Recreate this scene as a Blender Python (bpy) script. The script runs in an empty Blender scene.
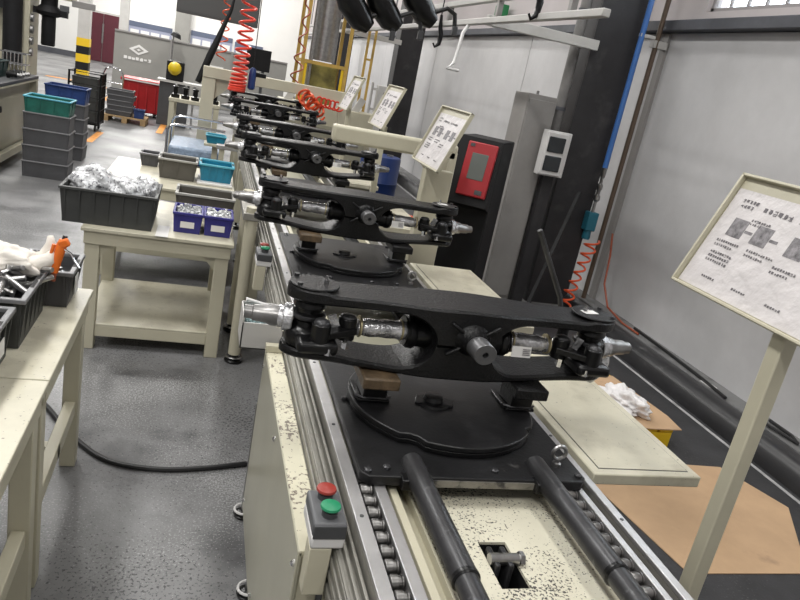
import bpy, math, random
from mathutils import Vector, Matrix, noise as mnoise
random.seed(7)
PI = math.pi
COL = bpy.context.scene.collection
scene = bpy.context.scene

# ------------------------------------------------------------------ camera
cam_d = bpy.data.cameras.new('camera'); cam = bpy.data.objects.new('camera', cam_d); COL.objects.link(cam)
cam_d.sensor_width = 36.0; cam_d.lens = 700.0/800.0*36.0; cam_d.clip_start = 0.05; cam_d.clip_end = 200
CAM_H = 1.75
vy = Vector((215-400, 40-300, 700.0)).normalized()          # world +Y seen by the camera (x right, y down, z forward)
vd = Vector((-450.0, 2200.0, 700.0)); vd = (vd - vy*vd.dot(vy)).normalized()
up_c = -vd; vx = vy.cross(up_c)
Rcw = Matrix((vx, vy, up_c))                                 # rows: world axes in camera frame -> maps cam vec to world
right = Rcw @ Vector((1, 0, 0)); down = Rcw @ Vector((0, 1, 0)); fwd = Rcw @ Vector((0, 0, 1))
m = Matrix((right, -down, -fwd)).transposed().to_4x4(); m.translation = Vector((0, 0, CAM_H))
cam.matrix_world = m
scene.camera = cam

# ------------------------------------------------------------------ world, lights, exposure
w = bpy.data.worlds.new('world'); scene.world = w; w.use_nodes = True
w.node_tree.nodes['Background'].inputs[0].default_value = (0.93, 0.96, 1.0, 1); w.node_tree.nodes['Background'].inputs[1].default_value = 7.0
scene.view_settings.view_transform = 'Standard'; scene.view_settings.look = 'None'
scene.view_settings.exposure = -0.28; scene.view_settings.gamma = 1.0; scene.view_settings.use_curve_mapping = False
LAMP_SPOTS = [(x, y) for x in (-6.5, -2.2, 1.4) for y in (-2.0, 2.6, 7.2, 12.0, 18.0, 24.5, 30.0)]
def lamp(x, y, power, sx=0.7, sy=2.2, z=6.45):
    d = bpy.data.lights.new('hall_lamp_light', 'AREA'); d.shape = 'RECTANGLE'; d.size = sx; d.size_y = sy; d.energy = power
    d.color = (1.0, 0.985, 0.955)
    o = bpy.data.objects.new('hall_lamp_light', d); o.location = (x, y, z); COL.objects.link(o); return o
for (x, y) in LAMP_SPOTS: lamp(x, y, (150 if y < 15 else 310)*{-6.5: 0.55, -2.2: 1.55, 1.4: 0.7}[x])

# ------------------------------------------------------------------ materials
MATS = {}
def mat(name, col, rough=0.5, metal=0.0, var=0.0, vscale=6.0, bump=0.0, bscale=60.0, spots=None, alpha=None, spec=0.5, coat=0.0, emit=None, trans=0.0, rvar=0.0):
    """spots = (colour, scale, threshold, softness, second threshold scale): paint wear / dirt with its own shape"""
    m = bpy.data.materials.new(name); m.use_nodes = True; nt = m.node_tree; N = nt.nodes; L = nt.links
    b = N['Principled BSDF']; b.inputs['Roughness'].default_value = rough; b.inputs['Metallic'].default_value = metal
    b.inputs['Specular IOR Level'].default_value = spec; b.inputs['Coat Weight'].default_value = coat
    b.inputs['Transmission Weight'].default_value = trans
    c4 = (*col, 1); b.inputs['Base Color'].default_value = c4
    tc = N.new('ShaderNodeTexCoord'); last = None
    if var > 0:
        n = N.new('ShaderNodeTexNoise'); n.inputs['Scale'].default_value = vscale; n.inputs['Detail'].default_value = 6; n.inputs['Roughness'].default_value = 0.65
        L.new(tc.outputs['Object'], n.inputs['Vector'])
        r = N.new('ShaderNodeValToRGB'); r.color_ramp.elements[0].position = 0.3; r.color_ramp.elements[1].position = 0.7
        r.color_ramp.elements[0].color = (*[max(0, v*(1-var)) for v in col], 1); r.color_ramp.elements[1].color = (*[min(1, v*(1+var)) for v in col], 1)
        L.new(n.outputs['Fac'], r.inputs['Fac']); last = r.outputs['Color']
        if rvar > 0:
            mr = N.new('ShaderNodeMapRange'); mr.inputs['To Min'].default_value = max(0, rough-rvar); mr.inputs['To Max'].default_value = rough+rvar
            L.new(n.outputs['Fac'], mr.inputs['Value']); L.new(mr.outputs['Result'], b.inputs['Roughness'])
    for sp in (spots or []):
        scol, sc, th, soft = sp[:4]
        n = N.new('ShaderNodeTexNoise'); n.inputs['Scale'].default_value = sc; n.inputs['Detail'].default_value = 5; n.inputs['Roughness'].default_value = 0.6
        L.new(tc.outputs['Object'], n.inputs['Vector'])
        fac = n.outputs['Fac']
        if len(sp) > 4:                                     # large patches modulate the small specks
            n2 = N.new('ShaderNodeTexNoise'); n2.inputs['Scale'].default_value = sp[4]; n2.inputs['Detail'].default_value = 2
            L.new(tc.outputs['Object'], n2.inputs['Vector'])
            ad = N.new('ShaderNodeMath'); ad.operation = 'MULTIPLY_ADD'; ad.inputs[1].default_value = sp[5]; L.new(n2.outputs['Fac'], ad.inputs[0]); 
            sb = N.new('ShaderNodeMath'); sb.operation = 'ADD'; sb.inputs[1].default_value = -0.5*sp[5]; L.new(fac, sb.inputs[0]); L.new(sb.outputs[0], ad.inputs[2]); fac = ad.outputs[0]
        r = N.new('ShaderNodeValToRGB'); r.color_ramp.elements[0].position = th; r.color_ramp.elements[1].position = min(1, th+soft)
        r.color_ramp.elements[0].color = (0, 0, 0, 1); r.color_ramp.elements[1].color = (1, 1, 1, 1); L.new(fac, r.inputs['Fac'])
        mx = N.new('ShaderNodeMix'); mx.data_type = 'RGBA'; L.new(r.outputs['Color'], mx.inputs['Factor'])
        if last is None: mx.inputs['A'].default_value = c4
        else: L.new(last, mx.inputs['A'])
        mx.inputs['B'].default_value = (*scol, 1); last = mx.outputs['Result']
    if last is not None: L.new(last, b.inputs['Base Color'])
    if bump > 0:
        n = N.new('ShaderNodeTexNoise'); n.inputs['Scale'].default_value = bscale; n.inputs['Detail'].default_value = 4; L.new(tc.outputs['Object'], n.inputs['Vector'])
        bp = N.new('ShaderNodeBump'); bp.inputs['Strength'].default_value = bump; bp.inputs['Distance'].default_value = 0.01
        L.new(n.outputs['Fac'], bp.inputs['Height']); L.new(bp.outputs['Normal'], b.inputs['Normal'])
    if alpha is not None: b.inputs['Alpha'].default_value = alpha
    if emit: b.inputs['Emission Color'].default_value = (*emit[0], 1); b.inputs['Emission Strength'].default_value = emit[1]
    MATS[name] = m; return m
CREAM = (0.52, 0.49, 0.375)
mat('floor', (0.165, 0.165, 0.168), 0.42, 0, 0.35, 1.6, 0.12, 40, spots=[((0.055, 0.055, 0.058), 1.3, 0.52, 0.14), ((0.32, 0.32, 0.32), 120, 0.56, 0.08, 1.1, 0.75), ((0.035, 0.035, 0.037), 85, 0.585, 0.05, 0.9, 0.55)], rvar=0.12)
mat('wall_white', (0.60, 0.595, 0.60), 0.42, 0, 0.07, 0.8)
mat('wall_smear', (0.55, 0.545, 0.55), 0.33, 0, 0.12, 1.2)
mat('wall_back', (0.78, 0.77, 0.74), 0.7, 0, 0.04, 0.5)
mat('ceiling', (0.55, 0.55, 0.55), 0.8)
mat('dark_trim', (0.075, 0.078, 0.09), 0.6, 0, 0.25, 4)
mat('cream', CREAM, 0.42, 0, 0.07, 3, 0.03, 90)
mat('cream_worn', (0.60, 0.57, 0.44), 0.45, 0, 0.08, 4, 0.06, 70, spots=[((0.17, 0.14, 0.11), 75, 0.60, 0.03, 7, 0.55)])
mat('cream_speck', (0.64, 0.61, 0.49), 0.45, 0, 0.06, 5, 0.05, 70, spots=[((0.05, 0.045, 0.04), 150, 0.605, 0.03, 6, 0.42)])
mat('cream_top', (0.54, 0.51, 0.40), 0.4, 0, 0.12, 5, 0.04, 60, spots=[((0.42, 0.39, 0.30), 5, 0.52, 0.14), ((0.14, 0.12, 0.10), 90, 0.66, 0.03)])
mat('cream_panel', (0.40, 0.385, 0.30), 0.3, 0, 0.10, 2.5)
mat('castiron', (0.006, 0.006, 0.0066), 0.38, 0.0, 0.35, 10, 0.28, 130, spots=[((0.028, 0.028, 0.03), 14, 0.63, 0.16)], rvar=0.1, spec=0.32)
mat('black_paint', (0.005, 0.005, 0.0055), 0.28, 0, 0.3, 8, 0.1, 80, spec=0.35)
mat('black_matte', (0.010, 0.010, 0.011), 0.6, 0, 0.3, 6, spec=0.3)
mat('pallet_steel', (0.010, 0.010, 0.011), 0.42, 0.1, 0.4, 6, 0.1, 90, spots=[((0.045, 0.043, 0.042), 18, 0.63, 0.12), ((0.14, 0.13, 0.12), 70, 0.71, 0.03)], rvar=0.12, spec=0.4)
mat('disc_steel', (0.011, 0.011, 0.012), 0.34, 0.1, 0.3, 5, 0.05, 90, spots=[((0.035, 0.035, 0.036), 9, 0.58, 0.2)], spec=0.45)
mat('edge_steel', (0.22, 0.21, 0.19), 0.45, 0.6, 0.4, 14, spots=[((0.05, 0.05, 0.05), 25, 0.52, 0.1)])
mat('alu', (0.52, 0.51, 0.51), 0.38, 0.75, 0.12, 9, 0.05, 120)
mat('alu_dull', (0.30, 0.29, 0.26), 0.5, 0.5, 0.15, 9)
mat('steel', (0.36, 0.355, 0.35), 0.30, 0.95, 0.2, 20, 0.05, 100)
mat('roller_steel', (0.20, 0.195, 0.19), 0.35, 0.9, 0.4, 30)
mat('pin_steel', (0.14, 0.14, 0.145), 0.36, 0.6, 0.25, 15)
mat('spindle_steel', (0.24, 0.235, 0.23), 0.34, 0.8, 0.3, 15)
mat('chrome', (0.75, 0.75, 0.76), 0.12, 1.0, 0.1, 30)
mat('wrap', (0.42, 0.42, 0.43), 0.16, 0.6, 0.6, 25, 0.9, 45, coat=0.5)
mat('gunmetal', (0.05, 0.05, 0.053), 0.36, 0.5, 0.3, 10, 0.05, 90, spots=[((0.16, 0.16, 0.165), 22, 0.63, 0.1)])
mat('brass', (0.42, 0.36, 0.22), 0.4, 0.7)
mat('brownpad', (0.11, 0.075, 0.042), 0.5, 0.1, 0.6, 22, 0.2, 60)
mat('red_button', (0.30, 0.035, 0.025), 0.4)
mat('green_button', (0.015, 0.24, 0.11), 0.4)
mat('grey_plastic', (0.115, 0.118, 0.125), 0.5, 0, 0.1, 9)
mat('dark_plastic', (0.06, 0.062, 0.066), 0.45, 0, 0.15, 9)
mat('crate_grey', (0.070, 0.070, 0.075), 0.5, 0, 0.15, 7)
mat('crate_dark', (0.046, 0.048, 0.047), 0.5, 0, 0.2, 7)
mat('crate_rim', (0.18, 0.18, 0.187), 0.45, 0, 0.1, 9)
mat('crate_rim_pale', (0.33, 0.325, 0.30), 0.5, 0, 0.15, 9)
mat('crate_taupe', (0.095, 0.088, 0.075), 0.5, 0, 0.12, 7)
mat('crate_green', (0.012, 0.115, 0.088), 0.4, 0, 0.35, 9)
mat('crate_green_dark', (0.010, 0.035, 0.034), 0.45, 0, 0.3, 9)
mat('crate_blue', (0.018, 0.045, 0.16), 0.4, 0, 0.2, 9)
mat('crate_cyan', (0.012, 0.19, 0.30), 0.35, 0, 0.2, 9)
mat('rim_cyan', (0.10, 0.42, 0.54), 0.35)
mat('bin_violet', (0.028, 0.026, 0.20), 0.4, 0, 0.15, 9)
mat('label_white', (0.74, 0.73, 0.71), 0.5)
mat('paper', (0.62, 0.59, 0.59), 0.42, 0, 0.06, 10, 0.8, 14)
mat('ink', (0.13, 0.12, 0.13), 0.6)
mat('ink_grey', (0.20, 0.19, 0.20), 0.6, 0, 0.7, 60)
mat('bag', (0.62, 0.63, 0.645), 0.22, 0.1, 0.35, 30, 1.0, 60, spots=[((0.16, 0.16, 0.17), 48, 0.55, 0.05)], coat=0.5)
mat('pellets', (0.62, 0.63, 0.63), 0.3, 0.2, 0.3, 60, spots=[((0.12, 0.13, 0.14), 60, 0.55, 0.08)])
mat('teal_bits', (0.40, 0.52, 0.53), 0.4, 0.1, 0.4, 60, spots=[((0.10, 0.2, 0.22), 55, 0.55, 0.06)])
mat('cloth', (0.74, 0.70, 0.64), 0.9, 0, 0.08, 12, 0.5, 30)
mat('white_film', (0.82, 0.80, 0.80), 0.35, 0, 0.1, 20, 0.8, 35)
mat('orange', (0.82, 0.17, 0.015), 0.4, 0, 0.1, 20)
mat('orange_hose', (0.75, 0.10, 0.03), 0.35)
mat('red_hose', (0.72, 0.055, 0.03), 0.3)
mat('brown_hose', (0.32, 0.075, 0.035), 0.4)
mat('red_plastic', (0.42, 0.016, 0.02), 0.4, 0, 0.15, 3)
mat('red_panel', (0.36, 0.016, 0.022), 0.42)
mat('maroon', (0.085, 0.012, 0.022), 0.5, 0, 0.1, 3)
mat('yellow', (0.75, 0.50, 0.015), 0.45)
mat('yellow_frame', (0.46, 0.30, 0.07), 0.5, 0, 0.2, 6)
mat('olive_panel', (0.24, 0.21, 0.06), 0.4, 0, 0.5, 4)
mat('cardboard', (0.50, 0.335, 0.20), 0.8, 0, 0.10, 3, spots=[((0.36, 0.24, 0.15), 3.5, 0.62, 0.12)])
mat('wood', (0.36, 0.24, 0.12), 0.75, 0, 0.3, 8)
mat('column_dark', (0.028, 0.027, 0.029), 0.5, 0, 0.4, 1.5, spots=[((0.055, 0.052, 0.053), 5, 0.56, 0.2)], spec=0.35)
mat('column_dusty', (0.16, 0.155, 0.15), 0.6, 0, 0.35, 3)
mat('pipe_blue', (0.05, 0.15, 0.42), 0.35)
mat('pipe_brown', (0.12, 0.085, 0.06), 0.5, 0.2)
mat('cabinet_grey', (0.26, 0.25, 0.24), 0.4, 0, 0.12, 3)
mat('plastic_white', (0.68, 0.67, 0.66), 0.35)
mat('glass_dark', (0.02, 0.024, 0.028), 0.12)
mat('glass_grey', (0.13, 0.14, 0.13), 0.2)
mat('partition', (0.27, 0.265, 0.245), 0.5, 0, 0.08, 1)
mat('poster_blue', (0.30, 0.32, 0.42), 0.5)
mat('poster_head', (0.10, 0.12, 0.18), 0.5)
mat('screen_grey', (0.075, 0.075, 0.075), 0.4)
mat('blue_tool', (0.012, 0.035, 0.15), 0.4)
mat('blue_mesh', (0.27, 0.35, 0.47), 0.35, 0, 0.3, 25, 0.5, 60, coat=0.3)
mat('teal_tool', (0.02, 0.14, 0.20), 0.4)
mat('marking_orange', (0.72, 0.30, 0.06), 0.6, 0, 0.2, 10)
mat('rubber', (0.014, 0.014, 0.015), 0.42)
mat('floor_dark', (0.030, 0.030, 0.033), 0.5, 0, 0.35, 5, 0.1, 60, spots=[((0.09, 0.09, 0.09), 90, 0.62, 0.06, 2, 0.5)])
mat('concrete', (0.17, 0.17, 0.17), 0.7, 0, 0.2, 6, 0.1, 40, spots=[((0.07, 0.07, 0.072), 5, 0.54, 0.15)])
mat('duct', (0.018, 0.018, 0.020), 0.35, 0, 0.4, 4, spots=[((0.07, 0.07, 0.072), 6, 0.60, 0.15)])
mat('line_white', (0.42, 0.42, 0.42), 0.6, 0, 0.3, 12)
mat('beam_pale', (0.50, 0.49, 0.47), 0.5, 0, 0.1, 3)
mat('green_box', (0.02, 0.20, 0.07), 0.5)
mat('upper_wall', (0.50, 0.46, 0.46), 0.75, 0, 0.08, 1)
mat('lamp_face', (0.9, 0.9, 0.9), 0.5, emit=((1, 0.98, 0.95), 8.0))
mat('glass_window', (0.9, 0.95, 0.97), 0.05, trans=1.0)
mat('window_frame', (0.30, 0.28, 0.28), 0.5)
mat('yellow_ball', (0.72, 0.52, 0.01), 0.4)

# ------------------------------------------------------------------ mesh builder
class MB:
    def __init__(s): s.v = []; s.f = []
    def add(s, vs, fs):
        o = len(s.v); s.v += [tuple(p) for p in vs]; s.f += [tuple(i+o for i in f) for f in fs]; return s
    def box(s, x0, x1, y0, y1, z0, z1):
        return s.add([(x0,y0,z0),(x1,y0,z0),(x1,y1,z0),(x0,y1,z0),(x0,y0,z1),(x1,y0,z1),(x1,y1,z1),(x0,y1,z1)],
                     [(3,2,1,0),(4,5,6,7),(0,1,5,4),(1,2,6,5),(2,3,7,6),(3,0,4,7)])
    def obox(s, c, size, M=None):
        M = M or Matrix.Identity(3); c = Vector(c); h = Vector(size)*0.5
        vs = [c + M @ Vector((sx*h.x, sy*h.y, sz*h.z)) for sz in (-1,1) for sx,sy in ((-1,-1),(1,-1),(1,1),(-1,1))]
        return s.add(vs, [(3,2,1,0),(4,5,6,7),(0,1,5,4),(1,2,6,5),(2,3,7,6),(3,0,4,7)])
    def bar(s, a, b, wdt, hgt, up=(0,0,1)):
        a, b = Vector(a), Vector(b); d = (b-a); l = d.length; d.normalize(); u = Vector(up)
        if abs(d.dot(u)) > 0.98: u = Vector((0,1,0))
        sx = d.cross(u).normalized(); u = sx.cross(d)
        M = Matrix((sx, d, u)).transposed(); return s.obox((a+b)/2, (wdt, l, hgt), M)
    @staticmethod
    def frame(d):
        d = Vector(d).normalized(); u = Vector((0,0,1)) if abs(d.z) < 0.9 else Vector((1,0,0))
        a = d.cross(u).normalized(); return a, d.cross(a).normalized(), d
    def lathe(s, prof, o, d, n=16, close=True):
        a, b, d = MB.frame(d); o = Vector(o); vs = []
        for r, h in prof:
            for k in range(n):
                t = 2*PI*k/n; vs.append(o + d*h + (a*math.cos(t)+b*math.sin(t))*r)
        fs = []
        for i in range(len(prof)-1):
            for k in range(n):
                q = (k+1) % n; fs.append((i*n+k, i*n+q, (i+1)*n+q, (i+1)*n+k))
        if close: fs.append(tuple(range(n-1,-1,-1))); fs.append(tuple((len(prof)-1)*n+k for k in range(n)))
        return s.add(vs, fs)
    def cyl(s, p0, p1, r0, r1=None, n=16):
        p0, p1 = Vector(p0), Vector(p1); r1 = r0 if r1 is None else r1
        return s.lathe([(r0,0),(r1,(p1-p0).length)], p0, p1-p0, n)
    def tube(s, pts, r, n=8, closed=False):
        pts = [Vector(p) for p in pts]; m = len(pts); rr = r if isinstance(r, (list,tuple)) else [r]*m
        vs = []; a = None
        for i, p in enumerate(pts):
            if closed: d = pts[(i+1)%m]-pts[i-1]
            else: d = pts[min(i+1,m-1)]-pts[max(i-1,0)]
            d.normalize()
            if a is None: a, b, _ = MB.frame(d)
            else:
                a = (a - d*a.dot(d)); a.normalize(); b = d.cross(a)
            for k in range(n):
                t = 2*PI*k/n; vs.append(p + (a*math.cos(t)+b*math.sin(t))*rr[i])
        fs = []
        for i in range(m if closed else m-1):
            j = (i+1) % m
            for k in range(n):
                q = (k+1) % n; fs.append((i*n+k, i*n+q, j*n+q, j*n+k))
        if not closed: fs.append(tuple(range(n-1,-1,-1))); fs.append(tuple((m-1)*n+k for k in range(n)))
        return s.add(vs, fs)
    def prism(s, poly, z0, z1, M=None, o=(0,0,0)):
        n = len(poly); M = M or Matrix.Identity(3); o = Vector(o)
        vs = [o + M @ Vector((x,y,z0)) for x,y in poly] + [o + M @ Vector((x,y,z1)) for x,y in poly]
        fs = [tuple(range(n-1,-1,-1)), tuple(range(n,2*n))] + [(i,(i+1)%n,n+(i+1)%n,n+i) for i in range(n)]
        return s.add(vs, fs)
    def blob(s, c, rx, ry, rz, amp=0.15, nu=20, nv=12, seed=0, flat=True, wr=0.0, wf=9.0):
        rnd = random.Random(seed); ph = [(rnd.uniform(1,5), rnd.uniform(1,5), rnd.uniform(0,6.3), rnd.uniform(.3,1)) for _ in range(7)]
        c = Vector(c); vs = []
        for j in range(nv+1):
            v = PI*j/nv
            for i in range(nu):
                u = 2*PI*i/nu
                d = 1 + amp*sum(w_*math.sin(a*math.cos(u)*math.sin(v)*2+b*math.sin(u)*math.sin(v)*2+p+2*math.cos(v)) for a,b,p,w_ in ph)/3
                if wr: q_ = Vector((math.cos(u)*math.sin(v), math.sin(u)*math.sin(v), math.cos(v))); d += wr*(abs(mnoise.noise(q_*wf*0.35+Vector((seed,0,0))))*2-0.5 + 0.6*mnoise.noise(q_*wf+Vector((0,seed,0))))
                z = math.cos(v)*rz*d
                if flat: z = max(z, -rz*0.45)
                vs.append(c + Vector((math.cos(u)*math.sin(v)*rx*d, math.sin(u)*math.sin(v)*ry*d, z)))
        fs = [(j*nu+i, (j+1)*nu+i, (j+1)*nu+(i+1)%nu, j*nu+(i+1)%nu) for j in range(nv) for i in range(nu)]
        return s.add(vs, fs)
    def build(s, name, material, parent=None, bevel=0.0, smooth=True, ang=40, seg=2, loc=None):
        me = bpy.data.meshes.new(name); me.from_pydata(s.v, [], s.f); me.update()
        me.materials.append(MATS[material])
        if smooth:
            me.shade_smooth(); me.set_sharp_from_angle(angle=math.radians(ang))
        o = bpy.data.objects.new(name, me); COL.objects.link(o)
        if parent: o.parent = parent
        if loc: o.location = loc
        if bevel > 0:
            b = o.modifiers.new('bevel', 'BEVEL'); b.width = bevel; b.segments = seg; b.limit_method = 'ANGLE'; b.angle_limit = math.radians(35)
        return o
def tag(o, label, cat, group=None, kind=None):
    o['label'] = label; o['category'] = cat
    if group: o['group'] = group
    if kind: o['kind'] = kind
    return o
def thing(name, label, cat, loc=(0,0,0), rz=0.0, group=None):
    o = bpy.data.objects.new(name, None); o.empty_display_size = 0.05; COL.objects.link(o)
    o.location = loc; o.rotation_euler = (0,0,rz); return tag(o, label, cat, group)
def struct(o, label=None):
    o['kind'] = 'structure'
    if label: o['label'] = label
    return o
def dup(root, loc=None, rz=None, label=None, group=None, rot=None):
    def cp(o, p):
        c = o.copy(); COL.objects.link(c); c.parent = p
        for ch in list(o.children): cp(ch, c)
        return c
    r = cp(root, None)
    if loc is not None: r.location = loc
    if rz is not None: r.rotation_euler = (0,0,rz)
    if rot is not None: r.rotation_euler = rot
    if label: r['label'] = label
    if group: r['group'] = group
    return r
def helix(x, y, z0, z1, r, turns, tilt=(0,0), n=14, irr=0.0, seed=1):
    rnd = random.Random(seed); pts = []; N_ = int(turns*n)
    for i in range(N_+1):
        t = i/N_; a = 2*PI*turns*t; rr = r*(1+irr*math.sin(7*t+seed))
        pts.append((x+tilt[0]*t+rr*math.cos(a), y+tilt[1]*t+rr*math.sin(a), z0+(z1-z0)*t))
    return pts
RX = lambda a: Matrix.Rotation(a, 3, 'X'); RY = lambda a: Matrix.Rotation(a, 3, 'Y'); RZ = lambda a: Matrix.Rotation(a, 3, 'Z')

# ================================================================== STRUCTURE
XW = 3.75; YB = 32.5
floor = struct(MB().box(-14, 4.2, -6, YB+0.3, -0.1, 0).build('floor', 'floor', smooth=False))
struct(MB().box(-14, 4.2, -6, YB+0.3, 6.6, 6.8).build('ceiling', 'ceiling', smooth=False))
struct(MB().box(-14.2, -14, -6, YB+0.3, 0, 6.6).build('wall_left', 'wall_white', smooth=False))
struct(MB().box(-14, 4.2, -6.2, -6, 0, 6.6).build('wall_front', 'wall_white', smooth=False))
struct(MB().box(-14, 4.2, YB, YB+0.3, 0, 6.6).build('wall_back', 'wall_back', smooth=False))
# right wall: white lower cladding in panels, dark ledge, upper wall with a band of windows
wr = struct(MB().box(XW+0.02, XW+0.25, -6, YB, 0, 2.56).build('wall_right', 'wall_white', smooth=False))
edges = [-5.9, -1.2, 1.6, 5.72, 8.6, 12.6, 16.6, 20.6, 24.6, 28.6, 32.4]
for a, b in zip(edges[:-1], edges[1:]):
    MB().box(XW, XW+0.02, a+0.008, b-0.008, 0.10, 2.555).build('wall_panel', 'wall_smear', wr, bevel=0.004, smooth=False)
struct(MB().box(XW-0.03, XW+0.0, 5.70, 5.78, 0.1, 2.55).build('trim_1', 'cabinet_grey', smooth=False))
struct(MB().box(XW-0.10, XW+0.25, -6, YB, 2.56, 2.645).build('trim_2', 'dark_trim', bevel=0.006))
uw = MB(); WY = [(1.6, 5.42)]
uw.box(XW+0.06, XW+0.25, -6, YB, 2.645, 2.735); uw.box(XW+0.06, XW+0.25, -6, YB, 4.2, 6.6)
prev = -6
for a, b in WY: uw.box(XW+0.06, XW+0.25, prev, a, 2.735, 4.2); prev = b
uw.box(XW+0.06, XW+0.25, prev, YB, 2.735, 4.2)
struct(uw.build('wall_right_upper', 'upper_wall', smooth=False))
for i, (a, b) in enumerate(WY):
    wf = MB()
    for z in (2.735, 4.165): wf.box(XW+0.10, XW+0.16, a, b, z, z+0.035)
    for y in (a, b-0.035): wf.box(XW+0.10, XW+0.16, y, y+0.035, 2.735, 4.2)
    W = struct(wf.build('window_%d' % (i+1), 'window_frame', smooth=False))
    nb = int((b-a)/0.2)
    for k in range(1, nb):
        y = a+(b-a)*k/nb; MB().box(XW+0.115, XW+0.145, y-0.008, y+0.008, 2.77, 4.165).build('glazing_bar', 'window_frame', W, smooth=False)
    for z in (3.22, 3.70): MB().box(XW+0.11, XW+0.15, a+0.035, b-0.035, z-0.01, z+0.01).build('glazing_bar', 'window_frame', W, smooth=False)
    MB().box(XW+0.127, XW+0.131, a+0.03, b-0.03, 2.765, 4.17).build('pane', 'glass_window', W, smooth=False)
# kerb and cable duct along the right wall, painted floor line
struct(MB().box(3.55, XW+0.02, -6, YB, 0, 0.11).build('baseboard_right', 'concrete', bevel=0.012))
dk = MB(); dk.prism([(3.335,0),(3.55,0),(3.55,0.10),(3.52,0.135),(3.46,0.15),(3.40,0.135),(3.36,0.09)], -6, 30, Matrix(((1,0,0),(0,0,1),(0,1,0))))
tag(dk.build('cable_duct', 'duct', ang=60), 'long black rounded cable duct lying along the foot of the right wall', 'duct')
MB().box(1.10, 3.335, -6, 30, 0.0002, 0.0008).build('painted_strip', 'floor_dark', floor, smooth=False)
MB().box(3.275, 3.30, -6, 30, 0.0005, 0.003).build('floor_line', 'line_white', floor, smooth=False)
for (x0, y0, x1, y1) in ((-1.66,11.2,-1.56,12.4), (-0.84,13.4,-0.73,15.1), (-2.3,17.5,-2.2,18.7), (-2.9,20.6,-1.2,20.9), (-4.2,21.2,-3.2,21.45)):
    MB().box(x0, x1, y0, y1, 0.0005, 0.003).build('floor_marking', 'marking_orange', floor, smooth=False)
# steel columns along the right wall
def steel_column(name, y0):
    c = MB(); c.box(3.0, 3.41, y0, y0+0.02, 0, 6.6); c.box(3.0, 3.41, y0+0.33, y0+0.35, 0, 6.6); c.box(3.185, 3.225, y0+0.02, y0+0.33, 0, 6.6)
    c.box(3.0, 3.012, y0+0.02, y0+0.33, 0, 6.6)
    o = struct(c.build(name, 'column_dark', bevel=0.004)); MB().box(2.94, 3.47, y0-0.06, y0+0.41, 0, 0.03).build('base_plate', 'column_dusty', o, bevel=0.004); return o
steel_column('column_1', 5.65); steel_column('column_2', 12.35); steel_column('column_3', 19.05)
# back wall: door, pillar bands
D = struct(MB().box(-5.10, -3.62, YB-0.06, YB, 0, 1.95).build('door_1', 'beam_pale', smooth=False))
for x0, x1 in ((-5.03, -4.37), (-4.35, -3.69)):
    MB().box(x0, x1, YB-0.10, YB-0.055, 0.02, 1.88).build('door_leaf', 'maroon', D, bevel=0.01)
MB().box(-4.39, -4.33, YB-0.13, YB-0.095, 0.75, 1.5).build('door_handle', 'steel', D, bevel=0.005)
struct(MB().box(-1.62, -1.05, YB-0.35, YB, 0, 6.6).build('wall_back_pillar', 'partition', smooth=False))
struct(MB().box(-14, -5.2, YB-0.04, YB, 0, 0.22).build('baseboard_back', 'dark_trim', smooth=False))
# hall lamps (housings for the area lights above)
for i, (x, y) in enumerate(LAMP_SPOTS):
    t = thing('hall_lamp', 'long white ceiling lamp high above the hall', 'lamp', (x, y, 6.47), 0, 'ceiling lamps')
    MB().box(-0.37, 0.37, -1.13, 1.13, 0.02, 0.10).build('housing', 'plastic_white', t); MB().box(-0.01, 0.01, -0.8, -0.78, 0.1, 0.13).box(-0.01,0.01,0.78,0.8,0.1,0.13).build('hanger', 'steel', t)

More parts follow.
